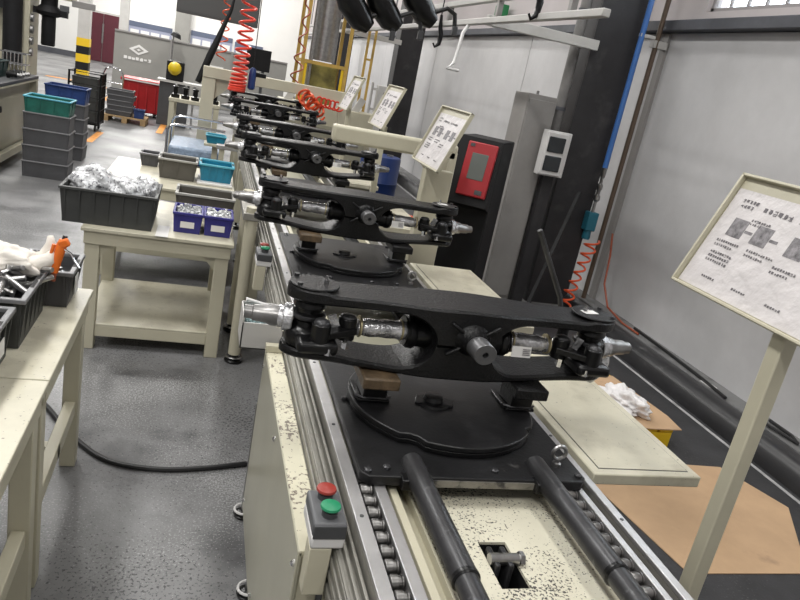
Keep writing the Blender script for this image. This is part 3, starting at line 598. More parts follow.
def glyphs(mb, x0, y0, n, s, z, rnd, gap=1.25):
    for i in range(n):
        x = x0+i*s*gap
        for k in range(4):
            z += 0.00003
            if rnd.random() < 0.5: mb.box(x+s*rnd.uniform(0,.2), x+s*rnd.uniform(.7,1), y0+s*k*0.28, y0+s*(k*0.28+0.13), z, z+0.0004)
            else: mb.box(x+s*rnd.uniform(0,.8), x+s*rnd.uniform(.82,.98), y0+s*rnd.uniform(0,.3), y0+s*rnd.uniform(.6,1), z, z+0.0004)
def sign_stand(loc, label, wide=0.50, post='thin', detail=2, tilt=0.36, post_h=None, seed=3, zb=1.36):
    """board faces -X and leans back; local origin at the floor below the board's lower edge centre"""
    t = thing('sign_stand', label, 'sign stand', loc, 0, 'instruction sign stands')
    H_ = 0.345
    # board local frame: u along -Y (reading left to right), v up the slope, n towards the viewer
    u = Vector((0,-1,0)); v = Vector((math.sin(tilt),0,math.cos(tilt))); n = u.cross(v)
    M = Matrix((u, v, n)).transposed(); o = Vector((0,0,zb))
    def P(mb_, a, b, c, d, e, f):
        return mb_.obox(o + M @ Vector(((a+b)/2,(c+d)/2,(e+f)/2)), (b-a, d-c, f-e), M)
    h = wide/2
    bd = P(MB(), -h, h, 0, H_, -0.006, 0.0).build('board', 'cream', t, bevel=0.001)
    fr = MB(); P(fr, -h, -h+0.008, 0, H_, 0, 0.016); P(fr, h-0.008, h, 0, H_, 0, 0.016); P(fr, -h, h, 0, 0.008, 0, 0.016); P(fr, -h, h, H_-0.008, H_, 0, 0.016)
    fr.build('frame', 'cream', t, bevel=0.002)
    pp = P(MB(), -h+0.012, h-0.012, 0.012, H_-0.04, 0.0005, 0.0016).build('paper_sheet', 'paper', bd, smooth=False)
    pr = MB(); ph = MB(); rnd = random.Random(seed); g = MB()
    Wp = wide-0.03
    X0 = -h+0.02
    g2 = MB()
    glyphs(g2, X0+0.03, H_-0.075, 5, 0.010, 0, rnd); glyphs(g2, X0+0.033, H_-0.090, 4, 0.010, 0, rnd)
    glyphs(g2, X0+0.115, H_-0.087, 6, 0.014, 0, rnd); glyphs(g2, X0+0.24, H_-0.087, 8, 0.012, 0, rnd)
    glyphs(g2, X0+0.10, H_-0.118, 8, 0.007, 0, rnd); glyphs(g2, X0+0.10, H_-0.128, 5, 0.007, 0, rnd)
    for k in range(2): glyphs(g2, X0+0.03, 0.150-0.013*k, 10-2*k, 0.007, 0, rnd)
    for k in range(3): glyphs(g2, X0+0.035, 0.115-0.012*k, 9, 0.0075, 0, rnd)
    for k in range(2): glyphs(g2, X0+0.145, 0.150-0.013*k, 11-3*k, 0.007, 0, rnd)
    glyphs(g2, X0+0.25, 0.135, 9, 0.007, 0, rnd); glyphs(g2, X0+0.25, 0.122, 7, 0.007, 0, rnd)
    for xx in (0.06, 0.18, 0.30): glyphs(g2, X0+xx, 0.045, 6, 0.007, 0, rnd)
    pr = MB(); pr.add([o + M @ Vector((a, b, c+0.0018)) for a, b, c in g2.v], g2.f)
    o_ = pr.build('print', 'ink', pp, smooth=False); o_['kind'] = 'stuff'
    for (a, b) in ((0.045, 0.10), (0.135, 0.19), (0.255, 0.31), (0.345, 0.40)):
        if a+0.06 < Wp:
            P(MB(), X0+a, X0+b, 0.172, 0.225, 0.0017, 0.0022).build('picture', 'ink_grey', pp, smooth=False)
            P(MB(), X0+b+0.002, X0+b+0.030, 0.192, 0.200, 0.0017, 0.0021).build('picture', 'ink_grey', pp, smooth=False)
    if post == 'thin':
        MB().box(0.018, 0.060, -0.021-0.12, 0.021-0.12, 0.02, zb+0.025).build('post', 'cream', t, bevel=0.004)
        MB().box(-0.06, 0.10, -0.20, -0.04, 0.0, 0.02).build('base_plate', 'cream', t, bevel=0.003)
    else:
        MB().box(0.0, 0.16, -0.03, 0.04, 0.02, zb-0.01).build('post', 'cream', t, bevel=0.004)
        MB().bar((0.175, 0.22, 0.05), (0.175, 0.22, zb+0.16), 0.045, 0.045).build('rear_post', 'cream', t, bevel=0.004)
        MB().box(-0.06, 0.24, -0.10, 0.28, 0.0, 0.02).build('base_plate', 'cream', t, bevel=0.003)
    return t
sign_stand((1.31, 1.37, 0), 'cream framed instruction board on a slim post, nearest at right', 0.54, 'thin', seed=3)
sign_stand((1.165, 3.70, 0), 'cream instruction board on a wide post behind the second axle', 0.50, 'wide', seed=4, zb=1.325)
sign_stand((1.25, 5.42, 0), 'cream instruction board above the cream cantilever arm', 0.50, 'thin', seed=5)
sign_stand((1.25, 6.95, 0), 'farther cream instruction board next to the yellow guard cage', 0.50, 'thin', seed=6)
# cantilever arm over the conveyor
t = thing('cantilever_arm', 'cream cantilever arm with rounded free end reaching over the conveyor', 'arm', (1.54, 4.45, 0))
MB().box(-0.78, 0.05, -0.05, 0.05, 1.30, 1.405).build('arm_beam', 'cream', t, bevel=0.018, seg=3)
MB().box(-0.05, 0.05, -0.05, 0.05, 0.02, 1.36).build('post', 'cream', t, bevel=0.005)
MB().box(-0.13, 0.13, -0.13, 0.13, 0, 0.02).build('base_plate', 'cream', t, bevel=0.003)
MB().prism([(-0.22,1.30),(-0.05,1.30),(-0.05,1.12)], -0.01, 0.01, Matrix(((1,0,0),(0,0,1),(0,1,0)))).build('gusset', 'cream', t)

# ================================================================== TABLES
def table(name, loc, W_, D_, H_, label, shelf=None, legw=0.07, stretch=None, topmat='cream_top', brace=True):
    """W_ along x, D_ along y, origin at the floor, near left corner"""
    t = thing(name, label, 'table', loc, 0)
    MB().box(0, W_, 0, D_, H_-0.02, H_).build('tabletop', topmat, t, bevel=0.003)
    MB().box(0.015, W_-0.015, 0.012, 0.032, H_-0.09, H_-0.02).box(0.015, W_-0.015, D_-0.032, D_-0.012, H_-0.09, H_-0.02).box(0.012, 0.032, 0.03, D_-0.03, H_-0.09, H_-0.02).box(W_-0.032, W_-0.012, 0.03, D_-0.03, H_-0.09, H_-0.02).build('apron', 'cream', t, bevel=0.002)
    for x in (0.02, W_-0.02-legw):
        for y in (0.02, D_-0.02-legw): MB().box(x, x+legw, y, y+legw, 0, H_-0.02).build('leg', 'cream', t, bevel=0.004)
    if brace:
        My = Matrix(((1,0,0),(0,0,1),(0,1,0)))
        MB().prism([(0.02+legw,H_-0.09),(0.02+legw,H_-0.17),(0.09+legw,H_-0.09)], 0.035, 0.045, My).build('corner_brace', 'cream', t, smooth=False)
        MB().prism([(W_-0.02-legw,H_-0.09),(W_-0.02-legw,H_-0.17),(W_-0.09-legw,H_-0.09)], 0.035, 0.045, My).build('corner_brace', 'cream', t, smooth=False)
    if shelf is not None:
        MB().box(0.03, W_-0.03, 0.03, D_-0.03, shelf-0.012, shelf).build('shelf', 'cream_top', t, bevel=0.002)
        for yy in (0.03, D_-0.055): MB().box(0.02+legw, W_-0.02-legw, yy, yy+0.025, shelf-0.075, shelf-0.012).build('shelf_rail', 'cream', t, bevel=0.003)
    if stretch is not None:
        for x in (0.03, W_-0.07): MB().box(x, x+0.04, 0.02+legw, D_-0.02-legw, stretch-0.06, stretch).build('stretcher', 'cream', t, bevel=0.003)
        MB().box(0.03, W_-0.03, D_*0.5-0.02, D_*0.5+0.02, stretch-0.06, stretch-0.002).build('stretcher', 'cream', t, bevel=0.003)
    return t
table('work_table', (-1.15, 1.985, 0), 0.80, 0.80, 0.75, 'cream steel work table at left carrying grey crates of bolts', stretch=0.30, legw=0.06)
table('work_table', (-1.15, 1.18, 0), 0.80, 0.80, 0.75, 'empty cream work table at the lower left edge of the picture', stretch=0.30, legw=0.06)
table('work_table', (-0.57, 3.87, 0), 0.79, 0.88, 0.70, 'cream steel work table with lower shelf carrying two violet bins', shelf=0.15, legw=0.075)
table('work_table', (-0.66, 5.18, 0), 0.92, 1.05, 0.70, 'cream work table behind, carrying taupe and cyan crates', shelf=0.26, legw=0.07, topmat='cream_top')
# cable across the floor
pts = []
ctrl = [Vector(p) for p in ((-0.75,3.45,0.012),(-0.58,3.2,0.012),(-0.41,2.92,0.012),(-0.25,2.745,0.012),(-0.05,2.69,0.012),(0.15,2.71,0.012),(0.345,2.76,0.012))]
for i in range(len(ctrl)-1):
    p0_, p1_, p2_, p3_ = ctrl[max(i-1,0)], ctrl[i], ctrl[i+1], ctrl[min(i+2,len(ctrl)-1)]
    for k in range(6):
        q = k/6; pts.append(0.5*((2*p1_)+(p2_-p0_)*q+(2*p0_-5*p1_+4*p2_-p3_)*q*q+(3*p1_-p0_-3*p2_+p3_)*q**3))
pts += [ctrl[-1], Vector((0.352,2.765,0.10)), Vector((0.352,2.765,0.35)), Vector((0.352,2.765,0.585))]
tag(MB().tube(pts, 0.011, 8).build('power_cable', 'rubber'), 'black cable curving across the floor from left table to conveyor', 'cable')

# ================================================================== CRATES
def crate(name, loc, W_, D_, H_, body, rim, label, rz=0.0, group=None, ribs=(4, 3), slots=True, card=None, cat='crate', lip=0.014, taper=0.007):
    t = thing(name, label, cat, loc, rz, group)
    w, d = W_/2, D_/2; th = 0.004; tp = taper
    mb = MB()
    bo = [(-w+tp+lip,-d+tp+lip,0),(w-tp-lip,-d+tp+lip,0),(w-tp-lip,d-tp-lip,0),(-w+tp+lip,d-tp-lip,0)]
    to = [(-w+lip,-d+lip,H_),(w-lip,-d+lip,H_),(w-lip,d-lip,H_),(-w+lip,d-lip,H_)]
    bi = [(x*(1-th/w), y*(1-th/d), 0.006) for x, y, z in bo]; ti = [(x*(1-th/w), y*(1-th/d), H_) for x, y, z in to]
    v = bo+to+bi+ti; f = [(3,2,1,0),(8,9,10,11)]
    for i in range(4):
        j = (i+1)%4; f += [(i,j,4+j,4+i),(8+j,8+i,12+i,12+j),(4+i,4+j,12+j,12+i)]
    mb.add(v, f); b = mb.build('crate_body', body, t, smooth=False)
    rm = MB(); rt = 0.014
    rm.box(-w, w, -d, -d+lip+0.005, H_-rt, H_+0.001).box(-w, w, d-lip-0.005, d, H_-rt, H_+0.001).box(-w, -w+lip+0.005, -d+lip, d-lip, H_-rt, H_+0.001).box(w-lip-0.005, w, -d+lip, d-lip, H_-rt, H_+0.001)
    rm.build('rim', rim, t, bevel=0.003)
    nx, ny = ribs
    for s in (-1, 1):
        for k in range(nx):
            x = -w+lip+tp+0.01+(2*w-2*lip-2*tp-0.02)*k/(nx-1)
            MB().add([(x-0.004,s*(d-lip-tp),0.004),(x+0.004,s*(d-lip-tp),0.004),(x+0.004,s*(d-0.003),H_-rt),(x-0.004,s*(d-0.003),H_-rt),(x-0.004,s*(d-lip-tp-0.004),0.004),(x+0.004,s*(d-lip-tp-0.004),0.004),(x+0.004,s*(d-lip-0.004),H_-rt),(x-0.004,s*(d-lip-0.004),H_-rt)],
                     [(0,1,2,3),(7,6,5,4),(0,4,5,1),(1,5,6,2),(2,6,7,3),(3,7,4,0)]).build('rib', body, t, smooth=False)
        for k in range(ny):
            y = -d+lip+tp+0.01+(2*d-2*lip-2*tp-0.02)*k/(ny-1)
            MB().add([(s*(w-lip-tp),y-0.004,0.004),(s*(w-lip-tp),y+0.004,0.004),(s*(w-0.003),y+0.004,H_-rt),(s*(w-0.003),y-0.004,H_-rt),(s*(w-lip-tp-0.004),y-0.004,0.004),(s*(w-lip-tp-0.004),y+0.004,0.004),(s*(w-lip-0.004),y+0.004,H_-rt),(s*(w-lip-0.004),y-0.004,H_-rt)],
                     [(0,1,2,3),(7,6,5,4),(0,4,5,1),(1,5,6,2),(2,6,7,3),(3,7,4,0)]).build('rib', body, t, smooth=False)
        if slots:
            MB().box(min(s*(w-lip-0.003),s*(w-0.005)), max(s*(w-lip-0.003),s*(w-0.005)), -d*0.35, d*0.35, H_+0.0008, H_+0.002).build('hand_slot', 'black_matte', t, smooth=False)
    if card:
        x, z, cw, chh, side = card
        if side == 'front': MB().box(x-cw/2, x+cw/2, -d+lip*0.4, -d+lip*0.4+0.002, z, z+chh).build('label_card', 'label_white', t, smooth=False)
        else: MB().box(w-0.006, w-0.004, x-cw/2, x+cw/2, z, z+chh).build('label_card', 'label_white', t, smooth=False)
    return t
Z1 = 0.752
crate('parts_crate', (-0.505, 2.665, Z1), 0.235, 0.25, 0.135, 'crate_grey', 'crate_rim', 'small grey plastic crate of bolts at the far corner of the left table', card=(-0.02,0.03,0.06,0.07,'side'), group='grey crates on the left table')
crate('parts_crate', (-0.655, 2.345, Z1), 0.40, 0.375, 0.165, 'crate_dark', 'crate_rim', 'large grey plastic crate heaped with long bolts beneath the white glove', ribs=(5,6), group='grey crates on the left table')
crate('parts_crate', (-0.660, 1.955, Z1), 0.37, 0.37, 0.15, 'crate_dark', 'crate_rim', 'grey plastic crate cut by the left picture edge, nearest on the table', ribs=(5,6), group='grey crates on the left table', card=(0.05,0.05,0.05,0.05,'side'))
crate('parts_crate', (-0.45, 4.13, 0.702), 0.49, 0.42, 0.19, 'crate_dark', 'crate_dark', 'large dark grey crate filled with plastic bags on the second table', ribs=(7,5), cat='crate')
for k, (x, lb) in enumerate(((-0.042, 'left of the two violet bins with a white label on its front'), (0.125, 'right of the two violet bins with a white label on its front'))):
    crate('small_parts_bin', (x, 4.12, 0.702), 0.165, 0.25, 0.115, 'bin_violet', 'bin_violet', lb, ribs=(2,3), slots=False, card=(0.0,0.03,0.075,0.035,'front'), cat='bin', lip=0.008, taper=0.004, group='violet bins on the second table')
    g = MB(); rnd = random.Random(20+k)
    for q in range(150):
        c = (x+rnd.uniform(-0.062,0.062), 4.12+rnd.uniform(-0.105,0.105), 0.795+rnd.uniform(-0.004,0.02)); s_ = rnd.uniform(0.007,0.011)
        M_ = RZ(rnd.uniform(0,6)) @ RX(rnd.uniform(0,3)); d_ = M_ @ Vector((0,0,1)); g.lathe([(s_*0.8,0),(s_*0.8,s_*1.4)], c, d_, 6)
    g.box(x-0.064, x+0.064, 4.015, 4.225, 0.712, 0.79)
    tag(g.build('metal_fittings', 'pellets', smooth=False), 'small bright metal fittings heaped in the %s violet bin' % ('left','right')[k], 'fittings', kind='stuff')
crate('parts_tray', (0.045, 4.55, 0.702), 0.36, 0.30, 0.14, 'crate_taupe', 'crate_rim_pale', 'empty taupe tray with pale rim right behind the violet bins', ribs=(4,3), cat='tray')
o = MB().box(-0.20, -0.135, 3.86, 4.10, 0.7015, 0.7035).build('paper_card', 'label_white', smooth=False); tag(o, 'blank white card lying between the dark crate and violet bins', 'card')
crate('parts_crate', (-0.17, 5.68, 0.702), 0.29, 0.28, 0.15, 'crate_taupe', 'crate_rim_pale', 'taupe plastic crate beside the cyan crate on the rear table', ribs=(3,3), card=None)
crate('parts_crate', (0.115, 5.70, 0.722), 0.265, 0.28, 0.13, 'crate_cyan', 'rim_cyan', 'cyan plastic crate standing on a white tray on the rear table', ribs=(5,3))
o = MB().box(-0.02, 0.24, 5.50, 5.86, 0.7015, 0.7205).build('flat_tray', 'label_white', bevel=0.004); tag(o, 'flat white tray under the cyan crate', 'tray')
crate('parts_crate', (-0.40, 6.05, 0.702), 0.16, 0.2, 0.10, 'crate_grey', 'crate_rim', 'small grey crate behind the taupe crate on the rear table', ribs=(3,3))
for k, x in enumerate((-0.26, 0.02)):
    t = thing('carton', ('left' if k == 0 else 'right') + ' brown carton on the shelf of the rear table', 'box', (x, 5.55, 0.262), 0, 'brown cartons')
    MB().box(-0.125, 0.125, -0.1, 0.2, 0, 0.17).build('carton_body', 'wood', t, bevel=0.004); MB().box(-0.02, 0.02, -0.102, 0.2, 0.05, 0.1715).build('tape', 'label_white', t, smooth=False)
# plastic bags in the dark crate
for k, (x, y, z, a, b, c, sd) in enumerate(((-0.555, 4.16, 0.875, 0.125, 0.14, 0.10, 3), (-0.385, 4.10, 0.865, 0.10, 0.14, 0.085, 5), (-0.29, 4.19, 0.860, 0.075, 0.13, 0.085, 8))):
    o = MB().blob((0,0,0), a, b, c, 0.16, 60, 40, sd, flat=False, wr=0.10, wf=8).build('plastic_bag', 'bag', ang=180, loc=(x, y, z))
    tag(o, ('largest clear plastic bag of small metal parts, bulging over the left rim', 'middle clear plastic bag of small metal parts in the dark crate', 'right-hand clear plastic bag of small metal parts in the dark crate')[k], 'bag', 'bags of parts')

# bolts
def bolt_master(label, group, L_=0.105, r=0.0105):
    t = thing('hex_bolt', label, 'bolt', (0,0,0), 0, group)
    MB().lathe([(r,0),(r,L_*0.62),(r*0.88,L_*0.63),(r*0.88,L_*0.98),(r*0.7,L_)], (0,0,0), (1,0,0), 10).build('shank', 'steel', t)
    MB().lathe([(r*1.75,-0.012),(r*1.9,-0.009),(r*1.9,0)], (0,0,0), (1,0,0), 6).build('head', 'steel', t)
    return t
rnd = random.Random(11)
bm = bolt_master('long steel hex bolt heaped in the large grey crate', 'bolts in the large crate')
first = True
def bolt_at(master, loc, label, group, tilt=0.45):
    r_ = (rnd.uniform(0,6), rnd.uniform(-tilt,tilt), rnd.uniform(0,6.3))
    return dup(master, loc, rot=r_, label=label, group=group)
n = 0
for layer, z in ((0, 0.870), (1, 0.895), (2, 0.918)):
    for k in range((26, 22, 16)[layer]):
        x = -0.655+rnd.uniform(-0.14,0.14); y = 2.345+rnd.uniform(-0.125,0.125)
        if layer == 0 and k == 0: bm.location = (x,y,z); bm.rotation_euler = (0,0.2,1.0)
        else: bolt_at(bm, (x, y, z+rnd.uniform(-0.005,0.01)), 'long steel hex bolt heaped in the large grey crate', 'bolts in the large crate')
tag(MB().box(-0.823, -0.487, 2.19, 2.50, 0.76, 0.855).build('bolt_heap', 'gunmetal'), 'dark packed lower layer of bolts inside the large grey crate', 'bolts', kind='stuff')
bm2 = bolt_master('short steel bolt standing in the small grey crate', 'bolts in the small crate', 0.075, 0.008)
for k in range(16):
    x = -0.505+rnd.uniform(-0.07,0.07); y = 2.665+rnd.uniform(-0.08,0.08); z = 0.845+rnd.uniform(0,0.02)
    r_ = (0, rnd.uniform(-1.3,-0.2) if k % 2 else rnd.uniform(-0.3,0.3), rnd.uniform(0,6.3))
    if k == 0: bm2.location = (x,y,z); bm2.rotation_euler = r_
    else: dup(bm2, (x,y,z), rot=r_)
tag(MB().box(-0.596, -0.414, 2.565, 2.765, 0.76, 0.838).build('bolt_heap', 'gunmetal'), 'dark packed lower layer of bolts inside the small grey crate', 'bolts', kind='stuff')
# white glove / cloth bundle and the orange air gun lying on the bolts
t = thing('work_glove', 'crumpled white cotton work glove lying on the bolts', 'glove', (-0.585, 2.46, 0.93))
MB().blob((0,0,0.01), 0.115, 0.085, 0.05, 0.16, 60, 40, 21, flat=False, wr=0.13, wf=6).build('palm', 'cloth', t, ang=180)
MB().blob((-0.10,0.02,0.005), 0.10, 0.085, 0.045, 0.16, 60, 40, 4, flat=False, wr=0.14, wf=6).build('cuff', 'cloth', t, ang=180)
MB().tube([(0.06,-0.01,0.0),(0.10,-0.015,0.01),(0.135,0.0,0.028),(0.150,0.01,0.06)], [0.036,0.030,0.024,0.012], 10).build('finger', 'cloth', t, ang=180)
MB().tube([(0.07,0.04,0.0),(0.11,0.045,0.02),(0.128,0.045,0.065),(0.125,0.045,0.095)], [0.03,0.024,0.018,0.010], 10).build('finger', 'cloth', t, ang=180)
t = thing('air_blow_gun', 'orange air blow gun with bent steel nozzle standing out of the glove', 'air gun', (-0.435, 2.455, 0.915))
MB().tube([(0,0,0),(0.004,0.002,0.03),(0.010,0.004,0.06),(0.018,0.006,0.095),(0.022,0.008,0.115)], [0.012,0.015,0.016,0.017,0.012], 12).build('handle', 'orange', t)
MB().obox((0.026,0.0,0.105), (0.034,0.022,0.028), RY(-0.5)).build('valve_head', 'orange', t, bevel=0.006)
MB().tube([(-0.006,0,0.04),(-0.012,0,0.065),(-0.004,0,0.098)], 0.006, 8).build('trigger', 'orange', t)
MB().tube([(0.024,0.0,0.086),(0.050,-0.005,0.072),(0.062,-0.01,0.050),(0.078,-0.012,0.028)], 0.0045, 8).build('nozzle', 'chrome', t)
MB().cyl((0.024,0.008,0.113), (0.028,0.009,0.130), 0.008, n=8).build('hose_fitting', 'gunmetal', t)
MB().cyl((0.0,0.0,0.0), (-0.004,0,-0.03), 0.009, n=8).build('hose_end', 'brown_hose', t)

# ================================================================== CRATE STACKS AT LEFT
def flat_crate(loc, label, body='crate_grey', rim='crate_rim', W_=0.46, D_=0.36, H_=0.172, rz=0.0, group='stacked crates at left'):
    return crate('stacking_crate', loc, W_, D_, H_, body, rim, label, rz, group, ribs=(2,2), slots=False, lip=0.010, taper=0.004)
nm = ['bottom', 'second from bottom', 'third from bottom', 'fourth from bottom']
for k in range(4): flat_crate((-1.60, 8.40, k*0.170), 'grey crate %s in the stack topped by a green crate' % nm[k])
crate('stacking_crate', (-1.60, 8.40, 4*0.170), 0.46, 0.36, 0.165, 'crate_green', 'rim_cyan', 'green crate on top of the grey crate stack', ribs=(4,3), slots=False, group='stacked crates at left')
for k in range(4): flat_crate((-1.66, 9.72, k*0.172), 'grey crate %s in the stack topped by a blue crate' % nm[k])
crate('stacking_crate', (-1.66, 9.72, 4*0.172), 0.48, 0.36, 0.19, 'crate_blue', 'crate_blue', 'blue crate on top of the rear crate stack', ribs=(4,3), slots=False, group='stacked crates at left')

# ================================================================== RIGHT SIDE: CABINETS, PIPES, FLOOR THINGS
t = thing('tall_cabinet', 'tall plain grey cabinet left of the dark column', 'cabinet', (2.50, 5.55, 0))
MB().box(0, 0.27, 0, 0.28, 0.05, 1.84).build('cabinet_body', 'cabinet_grey', t, bevel=0.006); MB().box(0.012, 0.258, -0.012, 0.0, 0.09, 1.80).build('cabinet_door', 'cabinet_grey', t, bevel=0.004)
MB().box(0.02, 0.25, 0.02, 0.26, 0, 0.05).build('plinth', 'dark_plastic', t); MB().lathe([(0.012,0),(0.012,0.03)], (0.14,0.14,1.84), (0,0,1), 10).build('gland', 'steel', t)
t = thing('breaker_box', 'white plastic breaker box with two dark flip windows beside the column', 'breaker box', (2.775, 5.40, 1.215))
MB().box(-0.10, 0.13, 0.0, 0.08, 0.0, 0.37).build('box_back', 'plastic_white', t, bevel=0.006); MB().box(-0.10, 0.085, -0.035, 0.0, 0.01, 0.36).build('box_front', 'plastic_white', t, bevel=0.008)
for z in (0.045, 0.20): MB().box(-0.088, 0.062, -0.048, -0.033, z, z+0.125).build('flip_window', 'glass_dark', t, bevel=0.012, seg=3)
MB().box(0.005, 0.10, 0.08, 0.14, -1.215, 0.33).build('mounting_strut', 'column_dark', t)
t = thing('conduit_pipe', 'grey conduit pipe running up left of the dark column', 'pipe', (2.90, 5.74, 0))
MB().cyl((0,0,0), (0,0,3.2), 0.045, n=16).build('pipe_tube', 'column_dusty', t)
for z in (0.9, 1.75, 2.55): MB().lathe([(0.052,0),(0.052,0.03)], (0,0,z), (0,0,1), 16).build('pipe_clip', 'dark_trim', t)
t = thing('air_pipe', 'blue compressed air pipe down the right edge of the dark column', 'pipe', (3.40, 5.595, 0))
MB().cyl((0,0,1.34), (0,0,4.0), 0.024, n=14).build('pipe_tube', 'pipe_blue', t)
MB().lathe([(0.02,0),(0.03,0.01),(0.03,0.05),(0.018,0.06),(0.018,0.1),(0.026,0.11),(0.026,0.15),(0.014,0.16),(0.014,0.21),(0.022,0.22),(0.022,0.28),(0.026,0.30)], (0,0,1.05), (0,0,1), 14).build('valve', 'steel', t)
MB().box(-0.05, 0.05, -0.045, 0.045, 0.78, 0.95).build('regulator', 'teal_tool', t, bevel=0.01); MB().lathe([(0.035,0),(0.04,0.02),(0.03,0.10)], (0,0,0.70), (0,0,1), 14).build('filter_bowl', 'teal_tool', t)
MB().cyl((0,0,0.94), (0,0,1.06), 0.014, n=8).build('nipple', 'steel', t); MB().box(-0.02, 0.12, -0.02, 0.02, 2.46, 2.485).build('wall_bracket', 'beam_pale', t)
t = thing('drain_pipe', 'thin brown pipe standing between blue pipe and white wall', 'pipe', (3.62, 5.70, 0.11))
MB().cyl((0,0,0), (0,0,3.6), 0.022, n=12).build('pipe_tube', 'pipe_brown', t); MB().box(-0.03, 0.1, -0.02, 0.05, 2.3, 2.36).build('pipe_clip', 'beam_pale', t)
tag(MB().tube(helix(3.20, 5.33, 0.04, 0.70, 0.050, 8, (0.27, 0.24), irr=0.2), 0.010, 7).build('coiled_hose', 'orange_hose'), 'orange coiled air hose hanging below the regulator at the dark column', 'hose')
tag(MB().tube([(3.60,5.50,0.80),(3.61,5.45,0.6),(3.60,5.40,0.35),(3.60,5.25,0.18),(3.62,5.0,0.125),(3.62,4.75,0.125)], 0.009, 8).build('air_hose', 'brown_hose'), 'thin reddish brown hose drooping against the white wall', 'hose')
tag(MB().tube([(3.68,4.9,0.125),(3.66,4.4,0.125),(3.62,3.9,0.125),(3.58,3.6,0.125)], 0.012, 8).build('cable', 'rubber'), 'black cable lying on the kerb beside the wall', 'cable')
tag(MB().tube([(3.62,3.45,0.125),(3.60,3.2,0.13),(3.64,3.0,0.125),(3.68,3.1,0.125),(3.69,3.3,0.125)], 0.011, 8).build('cable', 'rubber'), 'short black cable loop on the kerb behind the sign post', 'cable')
tag(MB().box(3.60, 3.66, 3.78, 3.90, 0.1105, 0.114).build('paper_scrap', 'label_white', smooth=False), 'small white paper scrap lying on the kerb', 'paper')
# black cabinet with the red framed panel
t = thing('control_cabinet', 'black floor cabinet with tilted red framed control panel', 'cabinet', (1.93, 4.50, 0), -0.6)
MB().box(-0.31, 0, 0.03, 0.42, 0.10, 1.47).build('cabinet_body', 'black_matte', t, bevel=0.01); MB().box(-0.31, 0.0, 0.03, 0.42, 0.0, 0.09).build('plinth', 'dark_plastic', t)
MB().prism([(0.03,1.47),(0.03,0.98),(-0.10,1.02),(0.0,1.47)], -0.31, 0.0, Matrix(((0,0,1),(1,0,0),(0,1,0)))).build('console', 'black_matte', t, smooth=False)
Mp = RX(-0.22); pc = Vector((-0.125, -0.055, 1.26))
pn = MB().obox(pc, (0.21, 0.03, 0.37), Mp).build('panel_frame', 'red_panel', t, bevel=0.008)
MB().obox(pc+Mp@Vector((0.0,-0.016,0.02)), (0.115,0.004,0.18), Mp).build('panel_screen', 'glass_grey', pn, bevel=0.002)
MB().obox(pc+Mp@Vector((0.05,-0.018,-0.15)), (0.05,0.006,0.03), Mp).build('panel_switch', 'dark_plastic', pn)
MB().obox(pc+Mp@Vector((-0.07,-0.018,0.16)), (0.03,0.006,0.02), Mp).build('panel_switch', 'dark_plastic', pn)
tag(MB().lathe([(0.10,0.0),(0.17,0.0),(0.185,0.02),(0.185,0.06),(0.17,0.08),(0.10,0.08),(0.08,0.06),(0.08,0.02)], (2.34,4.45,0.185), (-1,-0.15,0), 26).build('rubber_wheel', 'rubber'), 'black rubber wheel leaning by the black control cabinet', 'wheel')
# slanted rod and black strut by the column
tag(MB().tube([(1.585,2.6,0.86),(1.54,2.6,0.99),(1.363,2.6,1.27)], 0.012, 8).build('lever_rod', 'gunmetal'), 'thin slanted steel rod standing behind the right end of nearest axle', 'rod')
t = thing('rod_holder', 'low steel bracket holding the slanted rod behind the side tray', 'bracket', (1.60, 2.6, 0))
MB().box(-0.10,0.10,-0.10,0.10,0,0.02).build('base_plate','dark_plastic',t); MB().cyl((0,0,0.02),(0,0,0.86),0.025,n=12).build('post','black_paint',t)
tag(MB().bar((2.62,4.95,0.02),(3.12,5.42,1.12),0.028,0.028).build('leaning_bar','black_matte'), 'black bar leaning towards the dark column', 'bar')
# cardboard on the floor, yellow pallet with sheet and film bundle
o = MB().prism([(2.02,2.95),(2.16,2.03),(2.80,2.02),(3.16,2.52),(3.02,2.90)], 0.001, 0.005).build('cardboard_sheet', 'cardboard', smooth=False); tag(o, 'large flat brown cardboard sheet on the floor beneath the sign', 'cardboard')
t = thing('yellow_pallet', 'low yellow plastic pallet behind the cream side tray', 'pallet', (2.28, 3.10, 0))
for y in (0.0, 0.32, 0.64): MB().box(0, 0.52, y, y+0.10, 0, 0.10).build('runner', 'yellow', t, bevel=0.005)
for k in range(5): MB().box(k*0.108, k*0.108+0.09, 0, 0.74, 0.10, 0.125).build('deck_slat', 'yellow', t, bevel=0.003)
o = MB().prism([(2.24,3.07),(2.84,3.08),(2.86,3.25),(2.80,3.80),(2.24,3.80)], 0.128, 0.134).build('cardboard_sheet', 'cardboard', smooth=False); tag(o, 'brown cardboard sheet lying on the yellow pallet', 'cardboard')
o = MB().blob((0,0,0), 0.125, 0.17, 0.075, 0.2, 80, 50, 31, flat=True, wr=0.22, wf=8).build('film_bundle', 'white_film', ang=180, loc=(2.58, 3.33, 0.170)); tag(o, 'crumpled white plastic film bundle on the cardboard', 'film')

